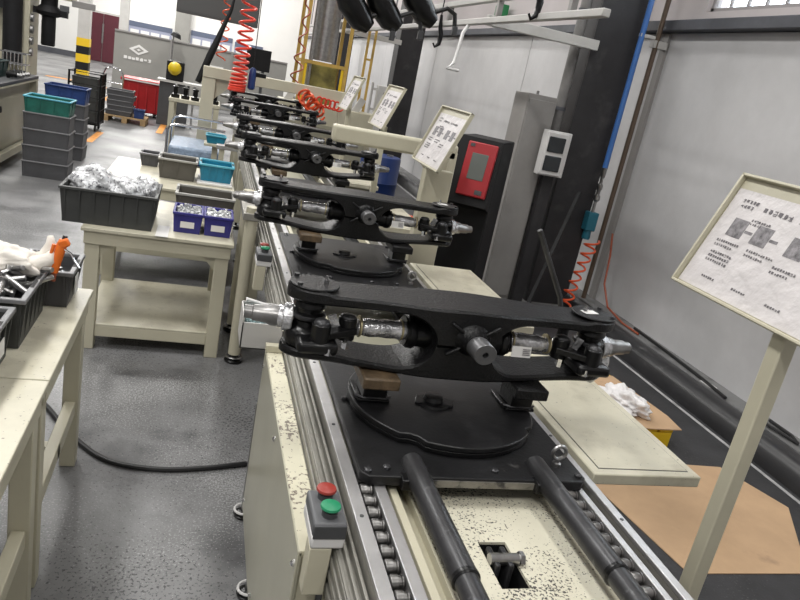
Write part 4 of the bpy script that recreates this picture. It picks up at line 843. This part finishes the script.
# ================================================================== OVERHEAD RAIL, GRIPS
t = thing('overhead_rail', 'pale double overhead tool rail running along the line near the ceiling', 'rail', (2.0, 3.7, 2.27))
for x, z in ((0, 0), (0.0, 0.16)): MB().box(x-0.025, x+0.025, 0, 14, z, z+0.045).build('rail_beam', 'beam_pale', t, bevel=0.006)
for k in range(12): MB().box(-0.02, 0.02, 0.4+k*1.2, 0.44+k*1.2, 0.045, 0.16).build('rail_spacer', 'cabinet_grey', t, smooth=False)
for y in (1.87, 8.58): MB().box(0.026, 1.02, y, y+0.06, 0.0, 0.08).build('cross_arm', 'beam_pale', t, bevel=0.005)
for k in range(4): MB().box(-0.008, 0.008, 1.0+k*4, 1.016+k*4, 0.2, 4.32).build('hanger', 'steel', t, smooth=False)
for k, (y, z) in enumerate(((2.4, 0.0), (4.2, 0.0))):
    pass
def grip(loc, label, s=1.0, rz=0.0):
    t = thing('tool_balancer', label, 'tool', loc, rz, 'black hanging tools')
    MB().tube([(-0.10*s,0,0.22*s),(-0.085*s,0,0.12*s),(-0.05*s,0,0.05*s),(0.0,0,0.0),(0.035*s,0,-0.02*s)], [0.042*s,0.050*s,0.052*s,0.046*s,0.026*s], 14).build('grip_body', 'black_paint', t, ang=60)
    MB().tube([(0.03*s,0,0.02*s),(0.08*s,0,0.045*s),(0.115*s,0,0.03*s),(0.125*s,0,-0.02*s)], 0.009*s, 8).build('hose_loop', 'rubber', t)
    MB().obox((0.126*s,0,-0.03*s), (0.02*s,0.02*s,0.035*s)).build('hose_end', 'dark_plastic', t, bevel=0.003)
    MB().cyl((-0.10*s,0,0.20*s), (-0.10*s,0,0.50*s), 0.006, n=8).build('hanging_cord', 'rubber', t)
    return t
grip((0.52, 2.80, 1.925), 'leftmost black curved tool grip hanging at the top edge', 1.0)
grip((0.635, 2.82, 1.950), 'middle black curved tool grip hanging at the top edge', 1.0)
grip((0.775, 2.84, 1.995), 'rightmost black curved tool grip hanging at the top edge', 1.0)
t = thing('grip_carrier', 'black carrier beam above the frame holding the hanging grips', 'beam', (0.3, 2.8, 2.50)); MB().box(0, 1.9, -0.06, 0.08, 0.0, 0.08).build('carrier_beam', 'black_paint', t, bevel=0.006); MB().box(1.66,1.74,-0.03,0.05,-0.01,0.0).build('carrier_pad','dark_plastic',t); MB().cyl((0.2,0,0.08),(0.2,0,4.1),0.01,n=8).cyl((1.5,0,0.08),(1.5,0,4.1),0.01,n=8).build('hanger','steel',t)
def hook(loc, label, s=1.0):
    t = thing('hanging_hook', label, 'hook', loc, 0, 'hooks on the overhead rail')
    MB().tube([(0,0,0.30*s),(0.01*s,0,0.2*s),(0.03*s,0,0.13*s),(0.025*s,0,0.05*s),(-0.01*s,0,0.02*s),(-0.03*s,0,0.05*s)], [0.012*s,0.02*s,0.024*s,0.02*s,0.014*s,0.008*s], 10).build('hook_body', 'black_paint', t)
    MB().cyl((0,0,0.28*s), (0,0,0.6*s), 0.006, n=6).build('hook_cord', 'rubber', t); return t
hook((1.945, 6.6, 2.06), 'black hook hanging from the overhead rail at top centre'); hook((1.945, 4.55, 2.25), 'black hook hanging from the overhead rail near the cross arm')
tag(MB().tube([(1.99,5.92,2.268),(1.95,5.9,2.20),(1.93,5.88,2.05),(1.91,5.86,1.95),(1.86,5.86,1.90),(1.96,5.84,1.90)], 0.014, 8).build('air_nozzle', 'plastic_white'), 'pale hanging air nozzle with spread tip below the overhead rail', 'nozzle')
tag(MB().box(3.66, 3.748, 9.6, 9.9, 2.66, 2.95).build('junction_box', 'green_box', bevel=0.01), 'small green box above the white wall cladding', 'box')
tag(MB().box(3.66, 3.80, 6.35, 6.8, 2.66, 2.92).build('junction_box', 'screen_grey', bevel=0.01), 'dark grey box above the white wall cladding by the column', 'box')

# ================================================================== FAR CENTRE
# yellow guard cage with steel cylinder
t = thing('guard_cage', 'yellow framed guard cage round a tall steel cylinder', 'cage', (1.27, 11.0, 0))
W_, D_ = 0.66, 0.8
for x in (0, W_):
    for y in (0, D_): MB().box(x-0.025, x+0.025, y-0.025, y+0.025, 0, 3.2).build('post', 'yellow_frame', t, smooth=False)
for z in (0.6, 1.72, 2.9):
    for y in (0, D_): MB().box(0.025, W_-0.025, y-0.025, y+0.025, z-0.025, z+0.025).build('cross_rail', 'yellow_frame', t, smooth=False)
    for x in (0, W_): MB().box(x-0.025, x+0.025, 0.025, D_-0.025, z-0.025, z+0.025).build('cross_rail', 'yellow_frame', t, smooth=False)
MB().cyl((W_/2, D_/2, 1.76), (W_/2, D_/2, 3.15), 0.20, n=28).build('steel_cylinder', 'steel', t)
MB().box(0.1, W_-0.1, 0.15, D_-0.15, 0.0, 1.74).build('cylinder_base', 'olive_panel', t, bevel=0.01)
for x in (0.05, 0.61): MB().box(x-0.02, x+0.02, -0.01, 0.01, 0.63, 1.69).build('guard_strip', 'yellow', t, smooth=False)
MB().cyl((0.12, 0.05, 0.6), (0.12, 0.05, 3.1), 0.03, n=12).build('riser_pipe', 'steel', t)
# slim yellow rail post right of the cage
t = thing('guard_post', 'slim double yellow guard post right of the steel cylinder', 'post', (2.18, 11.0, 0))
for x in (0, 0.10): MB().box(x, x+0.035, 0, 0.035, 0, 2.35).build('post', 'yellow_frame', t, smooth=False)
for z in (0.5, 1.2, 1.9): MB().box(0.035, 0.10, 0.0, 0.03, z, z+0.03).build('rung', 'yellow_frame', t, smooth=False)
# control box on the far column
t = thing('control_box', 'pale grey control box with black knob in front of far column', 'control box', (2.32, 9.9, 0))
MB().box(-0.04, 0.04, 0.1, 0.16, 0, 1.3).build('post', 'beam_pale', t); MB().box(-0.10, 0.13, 0.0, 0.10, 1.22, 1.60).build('box_body', 'beam_pale', t, bevel=0.008)
MB().lathe([(0.045,0),(0.045,0.02),(0.03,0.03)], (0.03,0,1.49), (0,-1,0), 16).build('knob', 'black_paint', t)
MB().cyl((-0.17,0.05,1.2), (-0.17,0.05,1.62), 0.018, n=8).build('handle_bar', 'beam_pale', t)
MB().box(-0.17,-0.1,0.04,0.06,1.25,1.28).box(-0.17,-0.1,0.04,0.06,1.52,1.55).build('handle_bracket','beam_pale',t)
# blue and orange floor pieces seen under the arm
t = thing('blue_drum', 'blue drum standing on the floor under the cantilever arm', 'drum', (1.95, 7.9, 0)); MB().lathe([(0.22,0),(0.23,0.02),(0.23,0.3),(0.238,0.31),(0.23,0.32),(0.23,0.58),(0.238,0.59),(0.23,0.6),(0.23,0.86),(0.22,0.88)], (0,0,0), (0,0,1), 28).build('drum_body','blue_tool',t); MB().lathe([(0.04,0),(0.04,0.02)], (0.1,0,0.88), (0,0,1), 12).build('bung','steel',t)
t = thing('hose_reel', 'orange hose reel standing by the blue drum', 'hose reel', (2.0, 6.6, 0))
MB().tube([(0.16*math.cos(a),0,0.30+0.16*math.sin(a)) for a in [2*PI*k/24 for k in range(24)]], 0.035, 10, True).build('hose_coil','orange_hose',t); MB().cyl((0,-0.05,0.30),(0,0.05,0.30),0.12,n=20).build('drum','dark_plastic',t); MB().box(-0.14,0.14,-0.08,0.08,0,0.16).build('stand','dark_plastic',t,bevel=0.01)
# cream portal over the line
t = thing('portal_frame', 'cream portal frame straddling the far end of the conveyor', 'frame', (-0.10, 9.40, 0))
MB().box(0, 0.16, 0.01, 0.15, 0, 1.302).build('post', 'cream', t, bevel=0.006); MB().box(1.75, 1.91, 0.01, 0.15, 0, 1.302).build('post', 'cream', t, bevel=0.006); MB().box(0, 1.91, 0.0, 0.16, 1.30, 1.43).build('beam', 'cream', t, bevel=0.006)
MB().prism([(0.16,1.30),(0.42,1.30),(0.16,1.05)], 0.07, 0.09, Matrix(((1,0,0),(0,0,1),(0,1,0)))).build('gusset','cream',t)
# cream machine bodies at the far end
t = thing('far_machine', 'cream machine cabinet with sloped fins beyond the far axles', 'machine', (0.95, 10.30, 0))
MB().box(0, 1.42, 0, 0.45, 0, 1.16).build('machine_body', 'cream', t, bevel=0.01)
for k in range(4): MB().obox((0.15+k*0.33, 0.15, 1.22), (0.10,0.05,0.30), RY(0.45)).build('fin', 'beam_pale', t, bevel=0.005)
MB().box(0.1,1.3,-0.02,0.0,0.3,0.9).build('machine_door','cream_panel',t)
# hoses
tag(MB().tube([(p_[0], p_[1], 1.24+(p_[2]-1.24)**2/1.66) for p_ in helix(0.30, 8.9, 1.24, 2.9, 0.085, 20, (0.05,0), irr=0.06)]+[(0.35,8.9,3.0),(0.35,8.9,6.59)], 0.015, 8).build('coiled_hose', 'red_hose'), 'thick bright red coiled air hose hanging before the dark screen', 'hose', 'coiled air hoses')
tag(MB().tube(helix(0.12, 13.2, 1.45, 3.0, 0.075, 9, (0.05,0), irr=0.1)+[(0.17,13.2,3.1),(0.17,13.2,6.59)], 0.012, 8).build('coiled_hose', 'orange_hose'), 'thinner loose red coiled hose left of the thick one', 'hose', 'coiled air hoses')
tag(MB().tube(helix(1.06, 9.7, 1.40, 3.0, 0.055, 7, (0.05,0), irr=0.3)+[(1.11,9.7,3.1),(1.11,9.7,6.59)], 0.010, 7).build('coiled_hose', 'brown_hose'), 'stretched brownish coiled hose left of the yellow cage', 'hose', 'coiled air hoses')
tag(MB().tube([(1.16+0.085*math.cos(a*1.0)+0.014*i_/6, 9.335+0.05*math.sin(i_), 1.30+0.085*math.sin(a)-0.002*i_) for i_, a in [(k, 2*PI*k/16) for k in range(96)]], 0.016, 7).build('hose_bundle', 'orange_hose'), 'bundled orange hose coil hanging by the cream machine', 'hose')
tag(MB().tube([(1.34+0.05*math.cos(2*PI*k/14)+0.0042*k, 9.3, 1.27+0.055*math.sin(2*PI*k/14)-0.0004*k) for k in range(70)], 0.011, 7).build('hose_tail', 'red_hose'), 'loose red hose tail stretching right of the orange hose coil', 'hose')
t = thing('air_tool', 'blue air tool hanging beside the thick red hose', 'tool', (0.47, 8.95, 1.27)); MB().lathe([(0.02,0),(0.045,0.02),(0.045,0.18),(0.035,0.24),(0.015,0.26)], (0,0,0), (0,0,1), 16).build('tool_body','blue_tool',t); MB().box(0.02,0.16,-0.02,0.02,0.16,0.21).build('tool_handle','black_paint',t,bevel=0.006); MB().cyl((0,0,0.26),(0,0,5.32),0.006,n=6).build('tool_cord','rubber',t)
t = thing('display_screen', 'large dark grey display panel hanging at the top of the hall', 'screen', (-0.72, 14.2, 0)); MB().box(0, 1.45, 0, 0.10, 2.10, 3.0).build('screen_housing','screen_grey',t,bevel=0.01); MB().box(0.03,1.42,-0.006,0.0,2.14,2.97).build('screen_face','screen_grey',t); MB().box(0.3,0.34,0.03,0.07,3.0,6.6).box(1.2,1.24,0.03,0.07,3.0,6.6).build('hanger','steel',t)
tag(MB().tube([(0.24,12.5,6.59),(0.24,12.5,2.5),(0.20,12.5,2.25),(0.10,12.5,1.95),(0.02,12.5,1.70),(-0.05,12.5,1.50),(-0.14,12.5,1.22),(-0.20,12.5,1.05)], [0.012,0.014,0.03,0.04,0.055,0.06,0.055,0.05], 10).build('cable_chain','black_matte'), 'slanting black cable bundle hanging left of the red hoses', 'cable bundle')
t = thing('black_monitor', 'black monitor on the far wall side behind the red hose', 'monitor', (0.55, 15.6, 0)); MB().box(0.1,0.60,0,0.06,1.32,1.75).build('monitor_body','black_matte',t,bevel=0.01); MB().box(0.44,0.5,0.06,0.12,0,1.6).build('stand_post','dark_plastic',t); MB().box(0.25,0.7,-0.1,0.3,0,0.03).build('stand_base','dark_plastic',t)

# ================================================================== FAR LEFT
t = thing('platform_cart', 'chrome railed cart with blue film wrapped goods beside far axles', 'cart', (-0.40, 8.35, 0))
MB().box(0, 0.62, 0, 1.0, 0.36, 0.42).build('deck', 'blue_tool', t, bevel=0.01); MB().box(0.02,0.60,0.03,0.95,0.421,0.55).build('film_load','blue_mesh',t,bevel=0.03)
for y in (0.02, 0.98): MB().tube([(0.0,y,0.42),(0.0,y,0.72),(0.03,y,0.77),(0.10,y,0.79),(0.62,y,0.79)], 0.015, 8).build('hand_rail','chrome',t)
for x in (0.06, 0.56):
    for y in (0.1, 0.9): g = MB().cyl((x-0.02,y,0.06),(x+0.02,y,0.06),0.06,n=14).build('wheel','rubber',t); MB().box(x-0.03,x+0.03,y-0.02,y+0.02,0.06,0.36).build('fork','steel',g)
t = thing('far_bench', 'cream legged bench loaded with black parts beyond the cart', 'table', (-0.55, 11.0, 0))
MB().box(0, 0.72, 0, 0.9, 0.80, 0.85).build('tabletop','cream_top',t,bevel=0.005)
for x in (0.01, 0.64):
    for y in (0.01, 0.82): MB().box(x,x+0.07,y,y+0.07,0,0.80).build('leg','cream',t)
for k in range(5):
    t = thing('machined_part', '%s black machined hub from left on the far bench' % ('leftmost','second','third','fourth','rightmost')[k], 'hub', (-0.47+k*0.14, 11.15, 0.85), 0, 'black hubs on the far bench')
    MB().lathe([(0.055,0),(0.06,0.01),(0.06,0.05),(0.035,0.06),(0.035,0.13),(0.045,0.14),(0.045,0.16),(0.02,0.165)], (0,0,0), (0,0,1), 16).build('hub_body','black_paint',t); MB().lathe([(0.02,0),(0.016,0.03)], (0,0,0.165), (0,0,1), 10).build('hub_stud','steel',t)
crate('parts_crate', (0.12, 8.05, 0.695), 0.22, 0.2, 0.09, 'crate_cyan', 'rim_cyan', 'small cyan crate on a cream stand beside the third axle', ribs=(3,3))
t = thing('bin_stand', 'narrow cream stand carrying the small cyan crate', 'stand', (0.0, 7.93, 0)); MB().box(0,0.24,0,0.24,0.665,0.693).build('stand_top','cream',t,bevel=0.004); MB().box(0.09,0.15,0.09,0.15,0.02,0.665).build('post','cream',t); MB().box(0.02,0.22,0.02,0.22,0,0.02).build('base_plate','cream',t)
for k, (x, y, w_) in enumerate(((0.12, 6.65, 0.30),)): 
    t = thing('rail_bracket', ('flat steel bracket left of the third axle','flat steel bracket arm left of the second conveyor section')[k], 'bracket', (x, y+0.55, 0)); MB().box(0, w_-0.09, -0.05, 0.05, 0.76, 0.80).build('bracket_plate','alu',t,bevel=0.004); MB().box(0.03,0.08,-0.03,0.03,0,0.76).build('bracket_leg','cream',t,bevel=0.003)
# red wheeled container
t = thing('red_container', 'big red plastic container with pale rimmed lid behind the pallet', 'container', (-1.68, 15.5, 0))
MB().add([(0.06,0.06,0.08),(0.72,0.06,0.08),(0.72,0.6,0.08),(0.06,0.6,0.08),(0,0,0.66),(0.78,0,0.66),(0.78,0.66,0.66),(0,0.66,0.66)], [(3,2,1,0),(4,5,6,7),(0,1,5,4),(1,2,6,5),(2,3,7,6),(3,0,4,7)]).build('tub','red_plastic',t,bevel=0.02)
MB().box(-0.03,0.81,-0.03,0.69,0.66,0.72).build('lid','red_plastic',t,bevel=0.015); MB().box(0.05,0.75,-0.036,-0.03,0.675,0.70).build('lid_label','label_white',t)
for k in range(4): MB().box(0.12+k*0.17,0.15+k*0.17,-0.0,0.05,0.12,0.62).build('rib','red_plastic',t,bevel=0.004)
for x in (0.14,0.64):
    for y in (0.14,0.52): MB().cyl((x-0.02,y,0.045),(x+0.02,y,0.045),0.045,n=12).box(x-0.015,x+0.015,y-0.015,y+0.015,0.045,0.085).build('wheel','rubber',t)
# wooden pallet with folded crates
t = thing('wooden_pallet', 'light wooden pallet carrying flat grey crates', 'pallet', (-1.80, 14.0, 0))
for x in (0, 0.32, 0.64): MB().box(x, x+0.09, 0, 0.7, 0, 0.09).build('runner','wood',t)
for k in range(6): MB().box(0, 0.73, k*0.122, k*0.122+0.09, 0.09, 0.112).build('deck_slat','wood',t)
for k in range(5):
    flat_crate((-1.55+0.02*(k%2), 14.3, 0.1125+k*0.091), 'grey folded crate, %s layer on the wooden pallet' % ('lowest','second','middle','fourth','top')[k], W_=0.46, D_=0.40, H_=0.088, rz=0.05*((k*7)%3-1), group='flat crates on the wooden pallet')
crate('parts_crate', (-1.20, 14.2, 0.1125), 0.20, 0.22, 0.16, 'crate_blue', 'crate_blue', 'small blue crate at the right end of the wooden pallet', ribs=(3,3), slots=False)
t = thing('hand_truck', 'chrome hand truck with bent loop handle before the red container', 'hand truck', (-1.98, 15.1, 0)); MB().tube([(0,0,0.1),(0,0,0.75),(0.04,0,0.84),(0.12,0,0.88),(0.24,0,0.88),(0.32,0,0.84),(0.36,0,0.75),(0.36,0,0.1)],0.018,8).build('loop_handle','chrome',t); MB().box(0,0.36,-0.25,0.02,0.09,0.11).build('toe_plate','steel',t)
for x in (-0.03,0.39): MB().cyl((x-0.02,0.05,0.09),(x+0.02,0.05,0.09),0.09,n=16).build('wheel','rubber',t)
for z in (0.35,0.6): MB().cyl((0,0,z),(0.36,0,z),0.012,n=8).build('cross_bar','chrome',t)
# roll cage
t = thing('roll_cage', 'black wire roll cage stacked with dark goods behind the crate stacks', 'cage', (-2.10, 12.3, 0))
for x in (0,0.46):
    for y in (0,0.5): MB().cyl((x,y,0.1),(x,y,0.90),0.016,n=8).build('post','black_paint',t)
for z in (0.14,0.33,0.52,0.71,0.89):
    MB().tube([(0,0,z),(0.46,0,z),(0.46,0.5,z),(0,0.5,z)],0.010,6,True).build('wire_ring','black_paint',t)
for k in range(6): MB().cyl((0.46,0.07*k+0.06,0.14),(0.46,0.07*k+0.06,0.89),0.007,n=6).build('wire','black_paint',t)
MB().box(0,0.46,0,0.5,0.10,0.13).build('cage_floor','black_paint',t)
for x in (0.05,0.41):
    for y in (0.06,0.44): MB().cyl((x-0.015,y,0.05),(x+0.015,y,0.05),0.05,n=12).box(x-0.01,x+0.01,y-0.01,y+0.01,0.05,0.10).build('wheel','rubber',t)
for k in range(4): flat_crate((-1.88, 12.56, 0.131+k*0.172), 'black crate, %s in the wire roll cage' % ('lowest','second from bottom','third from bottom','topmost')[k], 'crate_dark','crate_dark',W_=0.38,D_=0.42,H_=0.168,group='black crates in the roll cage')
# machine bench at the left edge
t = thing('machine_bench', 'cream machine bench with open front frame at the left edge', 'machine', (-3.05, 7.2, 0))
MB().box(0.08, 0.94, 0.1, 2.6, 0.16, 0.86).build('machine_body','cream_panel',t,bevel=0.01); MB().box(0, 1.02, 0, 2.7, 0.88, 0.92).build('machine_top','dark_plastic',t,bevel=0.008); MB().box(0,1.02,0,2.7,0.86,0.88).build('top_edge','cream',t)
for y in (0.02, 2.6): MB().box(0.94,1.02,y,y+0.08,0,0.86).build('leg','cream',t,bevel=0.004); MB().box(0.0,0.08,y,y+0.08,0,0.86).build('leg','cream',t,bevel=0.004)
MB().box(0.96,1.02,0.1,2.6,0.10,0.18).build('lower_rail','cream',t,bevel=0.004); MB().box(0.94,1.0,0.3,0.9,0.45,0.75).build('side_door','cream',t,bevel=0.005); MB().cyl((1.0,1.0,0.66),(1.03,1.0,0.66),0.035,n=14).build('knob','black_paint',t)
crate('parts_crate', (-2.45, 9.0, 0.921), 0.52, 0.4, 0.17, 'crate_green_dark', 'crate_green_dark', 'very dark green crate on the machine bench at left', ribs=(4,3), slots=False)
t = thing('wire_basket', 'small chrome wire basket on the far machine bench', 'basket', (-2.36, 9.45, 0.921))
for k in range(8): MB().cyl((k*0.04,0,0),(k*0.04,0,0.25),0.006,n=6).build('wire','chrome',t)
for z in (0.004,0.12,0.245): MB().tube([(0,0,z),(0.28,0,z),(0.28,0.2,z),(0,0.2,z)],0.007,6,True).build('wire_ring','chrome',t)
for k in range(4):
    t = thing('machined_part', '%s dark shaft lying behind the dark green crate' % ('first','second','third','fourth')[k], 'shaft', (-2.16+0.0*k, 8.95+0.12*k, 0.965), 0, 'shafts on the machine bench')
    MB().cyl((-0.0,0,0),(0.11,0,0),0.03,n=12).build('shaft_body','black_paint',t); MB().cyl((0.11,0,0),(0.16,0,0),0.02,n=12).build('shaft_end','steel',t); MB().cyl((0.02,0,-0.044),(0.02,0,0),0.02,n=10).build('shaft_foot','black_paint',t)
# press column with black spindles
t = thing('press_machine', 'cream press column with two black hanging spindles at top left', 'machine', (-2.78, 10.4, 0))
MB().box(0, 0.52, 0, 0.5, 0, 3.0).build('column','cream',t,bevel=0.01); MB().box(0.2, 0.98, 0.05, 0.45, 1.86, 2.02).build('head_arm','cream',t,bevel=0.01); MB().box(0.3,0.75,0.0,0.5,2.02,2.4).build('motor_box','cream_panel',t,bevel=0.01)
s1 = MB().cyl((0.35,-0.1,0.98),(0.35,-0.1,2.2),0.11,n=20).build('spindle','black_matte',t); MB().box(0.0,0.36,-0.16,-0.04,1.62,1.72).build('spindle_clamp','black_matte',s1)
s2 = MB().lathe([(0.075,0),(0.085,0.02),(0.085,0.36),(0.14,0.38),(0.16,0.42),(0.14,0.46),(0.10,0.50),(0.10,0.70)], (0.70,0.2,1.26), (0,0,1), 20).build('spindle','black_matte',t); MB().box(0.48,0.92,0.15,0.25,1.64,1.72).build('spindle_clamp','black_matte',s2)
for k in range(4): MB().cyl((0.53,0.02,1.15+0.14*k),(0.56,0.02,1.15+0.14*k),0.05,n=12).build('gauge','steel',t)
MB().box(0.98,1.25,0.1,0.2,1.80,1.88).build('arm_tip','cabinet_grey',t,bevel=0.006)
# pillars with warning bands
def pillar(loc, w_, label):
    t = thing('warning_pillar', label, 'pillar', loc, 0, 'pale pillars with warning bands')
    MB().box(-w_/2, w_/2, -w_/2, w_/2, 0, 6.6).build('shaft', 'beam_pale', t, smooth=False)
    for k in range(5): MB().box(-w_/2-0.012, w_/2+0.012, -w_/2-0.012, w_/2+0.012, 0.02+k*0.215, 0.02+(k+1)*0.215).build('band', 'yellow' if k % 2 == 0 else 'black_matte', t, smooth=False)
pillar((-3.52, 22.6, 0), 0.31, 'left pale pillar with yellow and black bands before the maroon door'); pillar((-2.98, 26.9, 0), 0.28, 'right pale pillar with yellow and black bands beside the poster')
# grey partition with emblem
t = thing('partition_wall', 'low grey partition panel with a white diamond emblem', 'partition', (-2.45, 20.3, 0))
MB().box(0, 4.4, 0, 0.08, 0, 1.50).build('panel','partition',t,bevel=0.01); MB().box(0,4.4,-0.02,0.1,1.50,1.54).build('top_rail','cabinet_grey',t)
for x in (1.35, 2.9): MB().box(x,x+0.05,-0.03,0.0,0,1.5).build('post','cabinet_grey',t)
My = Matrix(((1,0,0),(0,0,1),(0,1,0)))
em = MB().prism([(0.36,1.13),(0.60,1.0),(0.84,1.13),(0.60,1.26)], -0.012, -0.002, My).build('emblem','label_white',t,smooth=False)
MB().prism([(0.47,1.13),(0.60,1.06),(0.73,1.13),(0.60,1.20)], -0.016, -0.0125, My).build('emblem_core','partition',em,smooth=False); MB().prism([(0.55,1.13),(0.60,1.10),(0.65,1.13),(0.60,1.16)], -0.02, -0.0165, My).build('emblem_dot','label_white',em,smooth=False)
g2 = MB(); glyphs(g2, 0.25, 0.86, 7, 0.085, 0, random.Random(5), 1.15); pr = MB(); pr.add([(a, -0.012+c, b) for a, b, c in g2.v], g2.f); o = pr.build('emblem_lettering','label_white',em,smooth=False); o['kind'] = 'stuff'
t = thing('desk_lamp', 'small black lamp head on a thin stem above the partition', 'lamp', (-1.02, 20.0, 0)); MB().cyl((0,0,0),(0,0,1.65),0.02,n=8).build('stem','steel',t); MB().lathe([(0.14,0),(0.10,0.10),(0.03,0.13)], (0.05,0,1.62), (0.3,0,1), 14).build('lamp_shade','black_matte',t); MB().lathe([(0.15,0),(0.15,0.02)], (0,0,0), (0,0,1), 16).build('base','dark_plastic',t)
t = thing('notice_sheet', 'white notice sheet on the grey partition', 'notice', (-0.05, 20.28, 0.0)); MB().box(0,0.34,0,0.015,0.80,1.10).build('sheet','label_white',t); MB().box(0.05,0.29,-0.003,0.0,0.86,1.04).build('print','ink_grey',t)
# dark machine with yellow dome
t = thing('dark_machine', 'black bench machine topped by a yellow dome before the partition', 'machine', (-0.93, 14.75, 0)); MB().box(0,0.55,0,0.4,0,0.82).build('machine_body','dark_plastic',t,bevel=0.01); MB().box(-0.05,0.9,-0.05,0.45,0.82,0.86).build('machine_top','beam_pale',t); MB().box(0.1,0.42,0.05,0.35,0.86,1.22).build('machine_head','black_matte',t,bevel=0.02); MB().lathe([(0.125,0.0),(0.12,0.05),(0.09,0.10),(0.04,0.125),(0.005,0.13)], (0.25,0.02,1.08), (0,-0.3,1), 20).lathe([(0.125,0.0),(0.11,0.05),(0.06,0.10),(0.005,0.115)], (0.25,0.02,1.08), (0,0.3,-1), 20).build('yellow_dome','yellow_ball',t); MB().box(0.62,0.66,0.1,0.14,0,0.82).build('leg','steel',t)
# posters and fittings on the back wall
for k, (x0, x1, z0, z1, lb) in enumerate(((-3.42, -1.72, 0.75, 1.85, 'large wall poster grid with dark header right of the maroon door'), (-0.98, 0.72, 0.75, 1.95, 'wall poster grid with dark header right of the wall pillar'), (0.82, 2.0, 0.85, 1.85, 'smaller wall poster grid behind the red hose'))):
    t = thing('wall_poster', lb, 'poster', (x0, YB-0.06, 0), 0, 'posters on the back wall')
    w_ = x1-x0; MB().box(0,w_,0,0.05,z0,z1).build('poster_board','poster_blue',t,smooth=False); MB().box(0,w_,-0.006,0,z1-0.20,z1).build('poster_header','poster_head',t,smooth=False)
    for i in range(4):
        for j in range(2): MB().box(0.08+i*(w_-0.1)/4, 0.08+i*(w_-0.1)/4+(w_-0.1)/4-0.07, -0.006, 0, z0+0.08+j*(z1-z0-0.32)/2, z0+0.08+(j+1)*(z1-z0-0.32)/2-0.07).build('poster_sheet','label_white',t,smooth=False)
t = thing('door_sign', 'small white sign on the maroon door frame', 'sign', (-5.28, YB-0.03, 0)); MB().box(0,0.16,0,0.02,1.30,1.55).build('sign_plate','label_white',t); MB().box(0.03,0.13,-0.003,0.0,1.36,1.49).build('sign_print','ink_grey',t)
tag(MB().box(-6.0,-5.65,YB-0.05,YB,1.62,1.88).build('wall_speaker','dark_plastic',bevel=0.02), 'small dark box high on the back wall left of the door', 'box')
t = thing('wall_frame', 'thin grey framed board on the back wall behind the spindles', 'frame', (-10.0, YB-0.04, 0)); 
MB().box(0,2.9,0,0.04,0.75,2.6).build('board','wall_back',t); MB().box(0,2.9,-0.02,0,0.70,0.78).box(0,2.9,-0.02,0,2.57,2.65).box(-0.04,0.04,-0.02,0,0.70,2.65).box(2.86,2.94,-0.02,0,0.70,2.65).build('frame','screen_grey',t)
